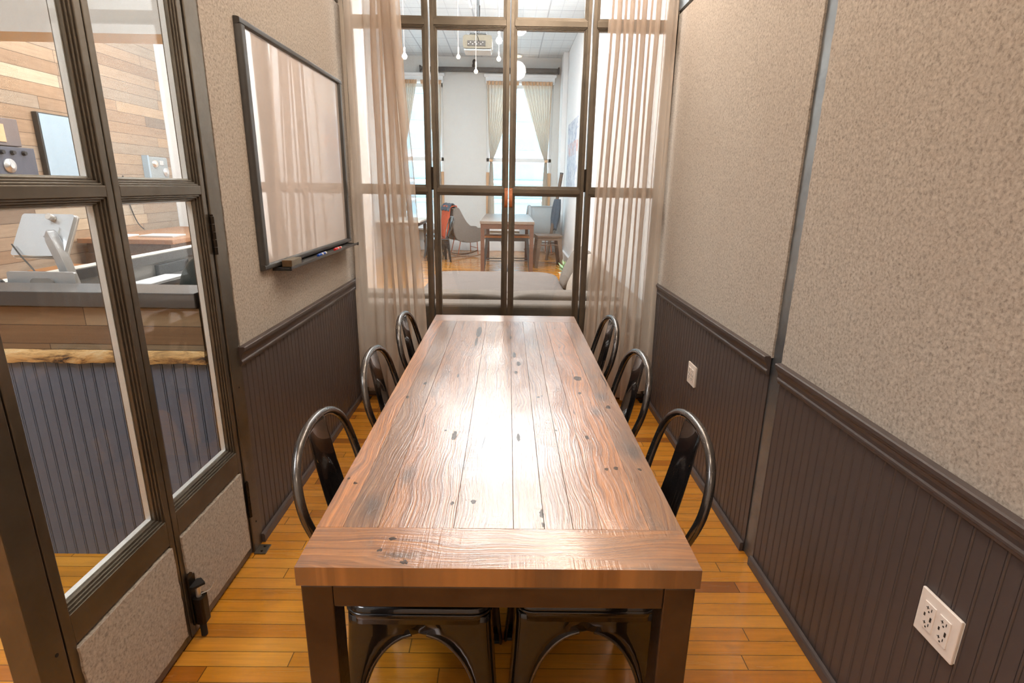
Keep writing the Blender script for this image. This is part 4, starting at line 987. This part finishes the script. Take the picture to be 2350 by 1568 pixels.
# grey shell rocking chairs
def rocker(name, label, loc, rz, mat):
    t = thing(name, label, 'armchair', loc, math.radians(rz))
    # side outline of the shell: (y forward, z)
    out = [(-0.36, 1.06), (-0.40, 0.90), (-0.40, 0.70), (-0.37, 0.52), (-0.30, 0.40), (-0.10, 0.35), (0.15, 0.36), (0.36, 0.42), (0.40, 0.50), (0.41, 0.62), (0.30, 0.64), (0.12, 0.65), (-0.02, 0.70), (-0.12, 0.80), (-0.20, 0.93), (-0.27, 1.05), (-0.31, 1.08)]
    prf = smooth_path([(0, y, z) for y, z in [(0.40, 0.47), (0.20, 0.42), (-0.05, 0.40), (-0.22, 0.46), (-0.32, 0.62), (-0.37, 0.82), (-0.38, 1.02), (-0.40, 1.07)]], 5)
    n = len(prf)-1
    def sh(u, v):
        i = v*n; p = prf[min(n, int(round(i)))]; q = v
        a = (u-0.5)*2
        wd = lerp(0.33, 0.30, q) if q < 0.6 else lerp(0.312, 0.24, (q-0.6)/0.4)
        rise = abs(a)**4*(0.24*math.exp(-((q-0.25)/0.33)**2)); fwd = abs(a)**4*0.26*math.exp(-((q-0.72)/0.22)**2)
        return (a*wd*(1-0.1*(abs(a)**6)), p.y+fwd, p.z+rise)
    sm_ = MB(); op = [(p.y, p.z) for p in smooth_path([(0, y, z) for y, z in out], 3, closed=True)]
    for x0, x1 in ((-0.335, -0.295), (0.295, 0.335)): sm_.prism(op[::-1], lambda u, v, w_: (w_, u, v), x0, x1)
    sm_.grid(lambda u, v: (lerp(-0.30, 0.30, u), prf[int(round(v*n))].y+0.02, prf[int(round(v*n))].z), 6, n)
    sm_.build('shell', M[mat], t, solid=0.02, bevel=0)
    for sx in (-0.2, 0.2):
        MB().tube([(sx, -0.18, 0.42), (sx*1.1, -0.26, 0.075)], 0.010, 8).build('leg', M['copper'], t); MB().tube([(sx, 0.20, 0.40), (sx*1.1, 0.22, 0.062)], 0.010, 8).build('leg', M['copper'], t)
        rk = [(sx*1.1, -0.46, 0.11), (sx*1.1, -0.28, 0.058), (sx*1.1, 0.0, 0.022), (sx*1.1, 0.22, 0.045), (sx*1.1, 0.40, 0.10)]
        MB().tube(smooth_path(rk, 5), 0.016, 8).build('rocker_runner', M['runner'], t)
    MB().tube([(-0.2, 0.2, 0.38), (0.2, 0.2, 0.38)], 0.008, 8).tube([(-0.2, 0.21, 0.2), (0.2, 0.21, 0.2)], 0.006, 8).build('cross_bar', M['copper'], t)
    return t
rk1 = rocker('rocking_chair', 'grey tweed shell rocking chair with an orange blanket over its back', (-0.90, 11.80, 0), -64, 'shell'); rk1.scale = (.94, .94, .94)
rocker('rocking_chair', 'pale blue grey rocking chair seen from behind, right of the bar table', (0.68, 12.10, 0), 12, 'shell_blue')
def thr(u, v):
    k = v; x = lerp(-0.27, 0.25, u)+0.03*(1-k)*math.sin(u*5)
    if k > 0.62: q = (k-0.62)/0.38; y = lerp(-0.395, -0.285, min(1, q*2.2)); z = 1.125-0.30*max(0, q-0.45)+0.012*math.sin(q*3.1*1.2)
    else: q = 1-k/0.62; y = -0.44-0.07*q; z = 1.12-0.70*q
    return (x, y+0.008*math.sin(u*26+v*3), z+0.02*math.sin(u*4))
def at_chair(o):
    o.location = rk1.location; o.rotation_euler = rk1.rotation_euler; o.scale = rk1.scale; return o
tag(at_chair(MB().grid(thr, 26, 40).build('throw_blanket', M['throw'], None, solid=0.012)), 'orange blanket draped over the back of the left rocking chair', 'blanket')
def scf(u, v):
    a = (v-0.5)*2; k = abs(a); x = lerp(-0.30, 0.24, u)
    return (x, -0.385+(-0.095*a if a > 0 else -0.13*a)+0.006*math.sin(u*26), 1.16-0.14*k**1.6+0.012*math.sin(u*17+v*7))
tag(at_chair(MB().grid(scf, 26, 20).build('knit_scarf', M['navy'], None, solid=0.016)), 'dark slate scarf lying on top of the orange blanket', 'scarf')
# desk table at the left with two metal chairs
dt = thing('side_table', 'white topped table with turned legs by the left lounge window', 'table', (0, 0, 0))
MB().box(-2.60, -1.74, 11.1, 12.5, 0.73, 0.76).build('tabletop', M['cream'], dt, bevel=.004); MB().box(-2.54, -1.80, 11.16, 12.44, 0.65, 0.729).build('apron', M['oldwood'], dt, bevel=.003)
for x, y in ((-2.5, 11.2), (-1.84, 11.2), (-2.5, 12.4), (-1.84, 12.4)):
    MB().lathe([(0.02, 0.0), (0.018, 0.2), (0.03, 0.25), (0.02, 0.3), (0.03, 0.5), (0.036, 0.55), (0.036, 0.65)], (x, y, 0), 12).build('leg', M['oldwood'], dt)
bo = thing('bottle', 'small dark and clear bottle on the white topped lounge table', 'bottle', (-2.06, 11.6, 0.76))
MB().lathe([(0.03, 0), (0.032, 0.10), (0.012, 0.15), (0.011, 0.18)], (0, 0, 0), 14).build('body', M['glassware'], bo); MB().lathe([(0.034, 0.181), (0.034, 0.27), (0.02, 0.30), (0.015, 0.34)], (0, 0, 0), 14).build('stopper', M['navy'], bo)
def side_chair(label, loc, rz):
    t = dup(proto, loc, math.radians(rz), label); return t
stool('metal_stool', 'gunmetal stool in front of the white topped lounge table', (-1.56, 11.75, 0), 0.155, 0.46, 'gunmetal', 'gunmetal', 0.06)
side_chair('black metal chair far in the lounge beside the orange blanket', (-1.36, 10.95, 0), 200)
# coat rack pole with a scarf
cr = thing('leaning_pole', 'long weathered wooden pole leaning against the lounge corner', 'pole', (0, 0, 0))
MB().tube([(0.80, 11.3, 0.0), (1.06, 11.45, 1.70)], [0.03, 0.034], 8).build('shaft', M['oldwood'], cr); MB().tube([(1.0602, 11.4502, 1.7005), (1.064, 11.453, 1.73)], 0.036, 8).build('tip', M['gunmetal'], cr)
def coat(u, v):
    a = 2*math.pi*u; z = lerp(0.62, 1.22, v); r = lerp(0.05, 0.12, math.sin(math.pi*min(1, v*0.75+0.1)))
    return (0.975+0.10*(z-1.0)+r*0.75*math.cos(a), 11.36+0.05*z+r*0.6*math.sin(a)*(1+0.2*math.sin(5*a)), z+0.02*math.sin(3*a)*(1-v))
tag(MB().grid(coat, 24, 16).build('hanging_coat', M['navy'], None, solid=0.008), 'dark grey coat hanging from the leaning pole', 'coat')
# plant low at the right
plt = thing('potted_plant', 'pale leafy plant in a white pot at the right lounge wall', 'plant', (0.90, 8.3, 0))
MB().lathe([(0.08, 0), (0.11, 0.18), (0.12, 0.20)], (0, 0, 0), 20).build('pot', M['white'], plt)
lfm = MB()
for k in range(46):
    a = R.uniform(0, 6.28); el = R.uniform(0.0, 1.3); ln = R.uniform(0.14, 0.24); c = Vector((0, 0, 0.20))
    d = Vector((math.cos(a)*math.cos(el), math.sin(a)*math.cos(el), math.sin(el))); s_ = Vector((-math.sin(a), math.cos(a), 0))
    lfm.add([c, c+d*ln*0.5+s_*0.035, c+d*ln+Vector((0,0,-0.02)), c+d*ln*0.5-s_*0.035], [(0,1,2,3)])
tag(lfm.build('foliage', M['leaf'], plt, solid=0.002))
# projection screen, camera, pendants, projector
ps = thing('projector_screen_case', 'long dark roll-up screen case mounted above the lounge windows', 'screen case', (0, 0, 0))
MB().box(-1.88, 1.02, 12.70, 12.79, 3.775, 3.865).build('case', M['graphite'], ps, bevel=.01)
MB().box(-1.91, -1.881, 12.69, 12.80, 3.765, 3.885).box(1.021, 1.05, 12.69, 12.80, 3.765, 3.885).build('end_bracket', M['black'], ps)
MB().box(-1.86, -1.8, 12.79, 12.9, 3.80, 3.84).box(0.95, 1.0, 12.79, 12.9, 3.80, 3.84).build('wall_bracket', M['black'], ps)
tag(MB().lathe([(0.05, 0.0), (0.05, 0.05), (0.035, 0.07), (0.045, 0.11), (0.03, 0.15), (0.001, 0.16)], (0, 0, 0), 16).build('security_camera', M['black'], None, loc=(-0.75, 12.745, 3.866)), 'small black camera sitting on the dark screen case', 'camera')
pj = thing('ceiling_projector', 'grey projector hanging from the lounge ceiling on a pole', 'projector', (-0.37, 7.0, 3.02))
MB().prism(rrect(0.165, 0.068, 0.03, 4), lambda u, v, w_: (u, w_, v), -0.12, 0.14).build('body', plain('projector_grey', srgb(112, 106, 92), 0.5), pj, bevel=.006)
MB().box(-0.155, 0.155, -0.11, 0.13, -0.092, -0.066).build('lower_shell', M['shell_blue'], pj, bevel=.01)
MB().box(-0.115, 0.09, -0.124, -0.1205, -0.045, 0.01).build('port_panel', M['graphite'], pj)
pt = MB()
for k in range(8): pt.box(-0.105+k*0.023, -0.096+k*0.023, -0.1265, -0.1245, -0.03+0.018*(k % 2), -0.022+0.018*(k % 2))
pt.build('port', M['white'], pj)
MB().tube([(0, 0.02, 0.112), (0, 0.02, 1.08)], 0.016, 10).box(-0.09, 0.09, -0.04, 0.08, 0.10, 0.112).box(-0.10, -0.085, -0.02, 0.0, 0.066, 0.10).box(0.085, 0.10, -0.02, 0.0, 0.066, 0.10).build('ceiling_mount', M['gunmetal'], pj)
MB().tube(smooth_path([(0.02, -0.124, -0.01), (0.0, -0.15, 0.05), (-0.03, -0.12, 0.09), (0.012, -0.01, 0.14), (0.02, 0.02, 0.4)], 5), 0.004, 6).build('cable', M['black'], pj)
tag(MB().tube(smooth_path([(-0.55, 7.05, 4.09), (-0.50, 7.03, 3.6), (-0.46, 7.02, 3.42), (-0.44, 7.02, 3.40)], 5), 0.012, 8).build('ceiling_conduit', M['white'], None), 'white conduit hanging beside the projector pole', 'conduit')
for k, (x, y, z, mt, sz, lb, pw) in enumerate(((-1.22, 7.0, 2.88, 'bulbw', 0.032, 'white glowing pendant bulb seen through the left side pane', 25), (-0.15, 8.2, 3.34, 'bulbw', 0.045, 'large white glowing pendant bulb to the right of the projector', 30),
        (-0.16, 8.6, 3.195, 'bulbw', 0.03, 'small white pendant bulb below and right of the projector', 25), (-0.31, 5.5, 2.458, 'bulb', 0.018, 'amber filament pendant bulb just below the projector', 6), (-0.47, 5.5, 2.577, 'bulb', 0.018, 'amber filament pendant bulb left of and below the projector', 6))):
    if y > 6: lamp('pendant_light', 'POINT', (x, y, z-0.12), pw*0.6, (1.0, 0.96, 0.92), 0.12)
    t = thing('pendant_bulb', lb, 'lamp', (x, y, z), 0, 'pendant bulbs in the lounge')
    MB().lathe([(0.001, -sz), (sz*0.6, -sz*0.85), (sz, -sz*0.1), (sz*0.8, sz*0.5), (sz*0.4, sz), (sz*0.35, sz*1.15)], (0, 0, 0), 16).build('bulb', M[mt], t)
    MB().lathe([(sz*0.4, sz*1.16), (sz*0.42, sz*1.16+0.05), (0.006, sz*1.16+0.06)], (0, 0, 0), 12).build('socket', M['rivet'], t)
    MB().tube([(0, 0, sz*1.16+0.06), (0, 0, CEIL-z)], 0.0025, 6).build('cord', M['white'], t)
ptg = thing('wall_print', 'pale blue grey abstract print on the right lounge wall', 'picture', (0, 0, 0))
MB().box(1.175, 1.199, 10.1, 11.62, 1.30, 2.64).build('canvas', M['poster'], ptg, bevel=.002)
# lounge window curtains, tied back
def tied(label, xo, xi, seed):
    """xo: outer x, xi: inner x at the header"""
    t = thing('tied_curtain', label, 'curtain', (0, 0, 0), 0, 'tied back white curtains of the lounge windows')
    def fn(u, v):
        z = lerp(0.55, 3.60, v); zt = 2.0
        if z > zt: k = (z-zt)/(3.60-zt); wd = lerp(0.10, 1.0, k**0.85); off = 0.10*(1-k)
        else: k = (zt-z)/(zt-0.55); wd = lerp(0.10, 0.26, k**0.7); off = 0.10*(1-k)+0.02*k
        x = xo+(xi-xo)*(off+wd*u*(1-off)); a = 0.03*(0.4+0.6*min(1, wd*2))
        return (x, 12.75+a*math.sin(u*2*math.pi*9+seed), z)
    MB().grid(fn, 110, 40).build('panel', M['lounge_curtain'], t)
    a, b = sorted((xo, xi)); MB().grid(lambda u, v: (lerp(a, b, u), 12.735+0.012*math.sin(u*2*math.pi*9), lerp(3.53, 3.61, v)), 90, 3).build('header', M['curtain_head'], t, solid=.004)
    MB().tube([(a-.01, 12.76, 3.615), (b+.01, 12.76, 3.615)], 0.012, 8).box(a, a+.02, 12.76, 12.80, 3.61, 3.63).build('rod', M['wall_white'], t)
    MB().tube([(xo+(xi-xo)*0.10, 12.69, 2.0), (xo+(xi-xo)*0.20, 12.69, 1.99)], 0.03, 8).build('tieback', M['curtain_head'], t)
    return t
tied('white tied back curtain at the left side of the left lounge window', -2.42, -1.98, 1)
tied('white tied back curtain at the right side of the left lounge window', -1.46, -1.90, 2)
tied('white tied back curtain at the left side of the right lounge window', -0.49, 0.20, 3)
tied('white tied back curtain at the right side of the right lounge window', 0.92, 0.26, 4)
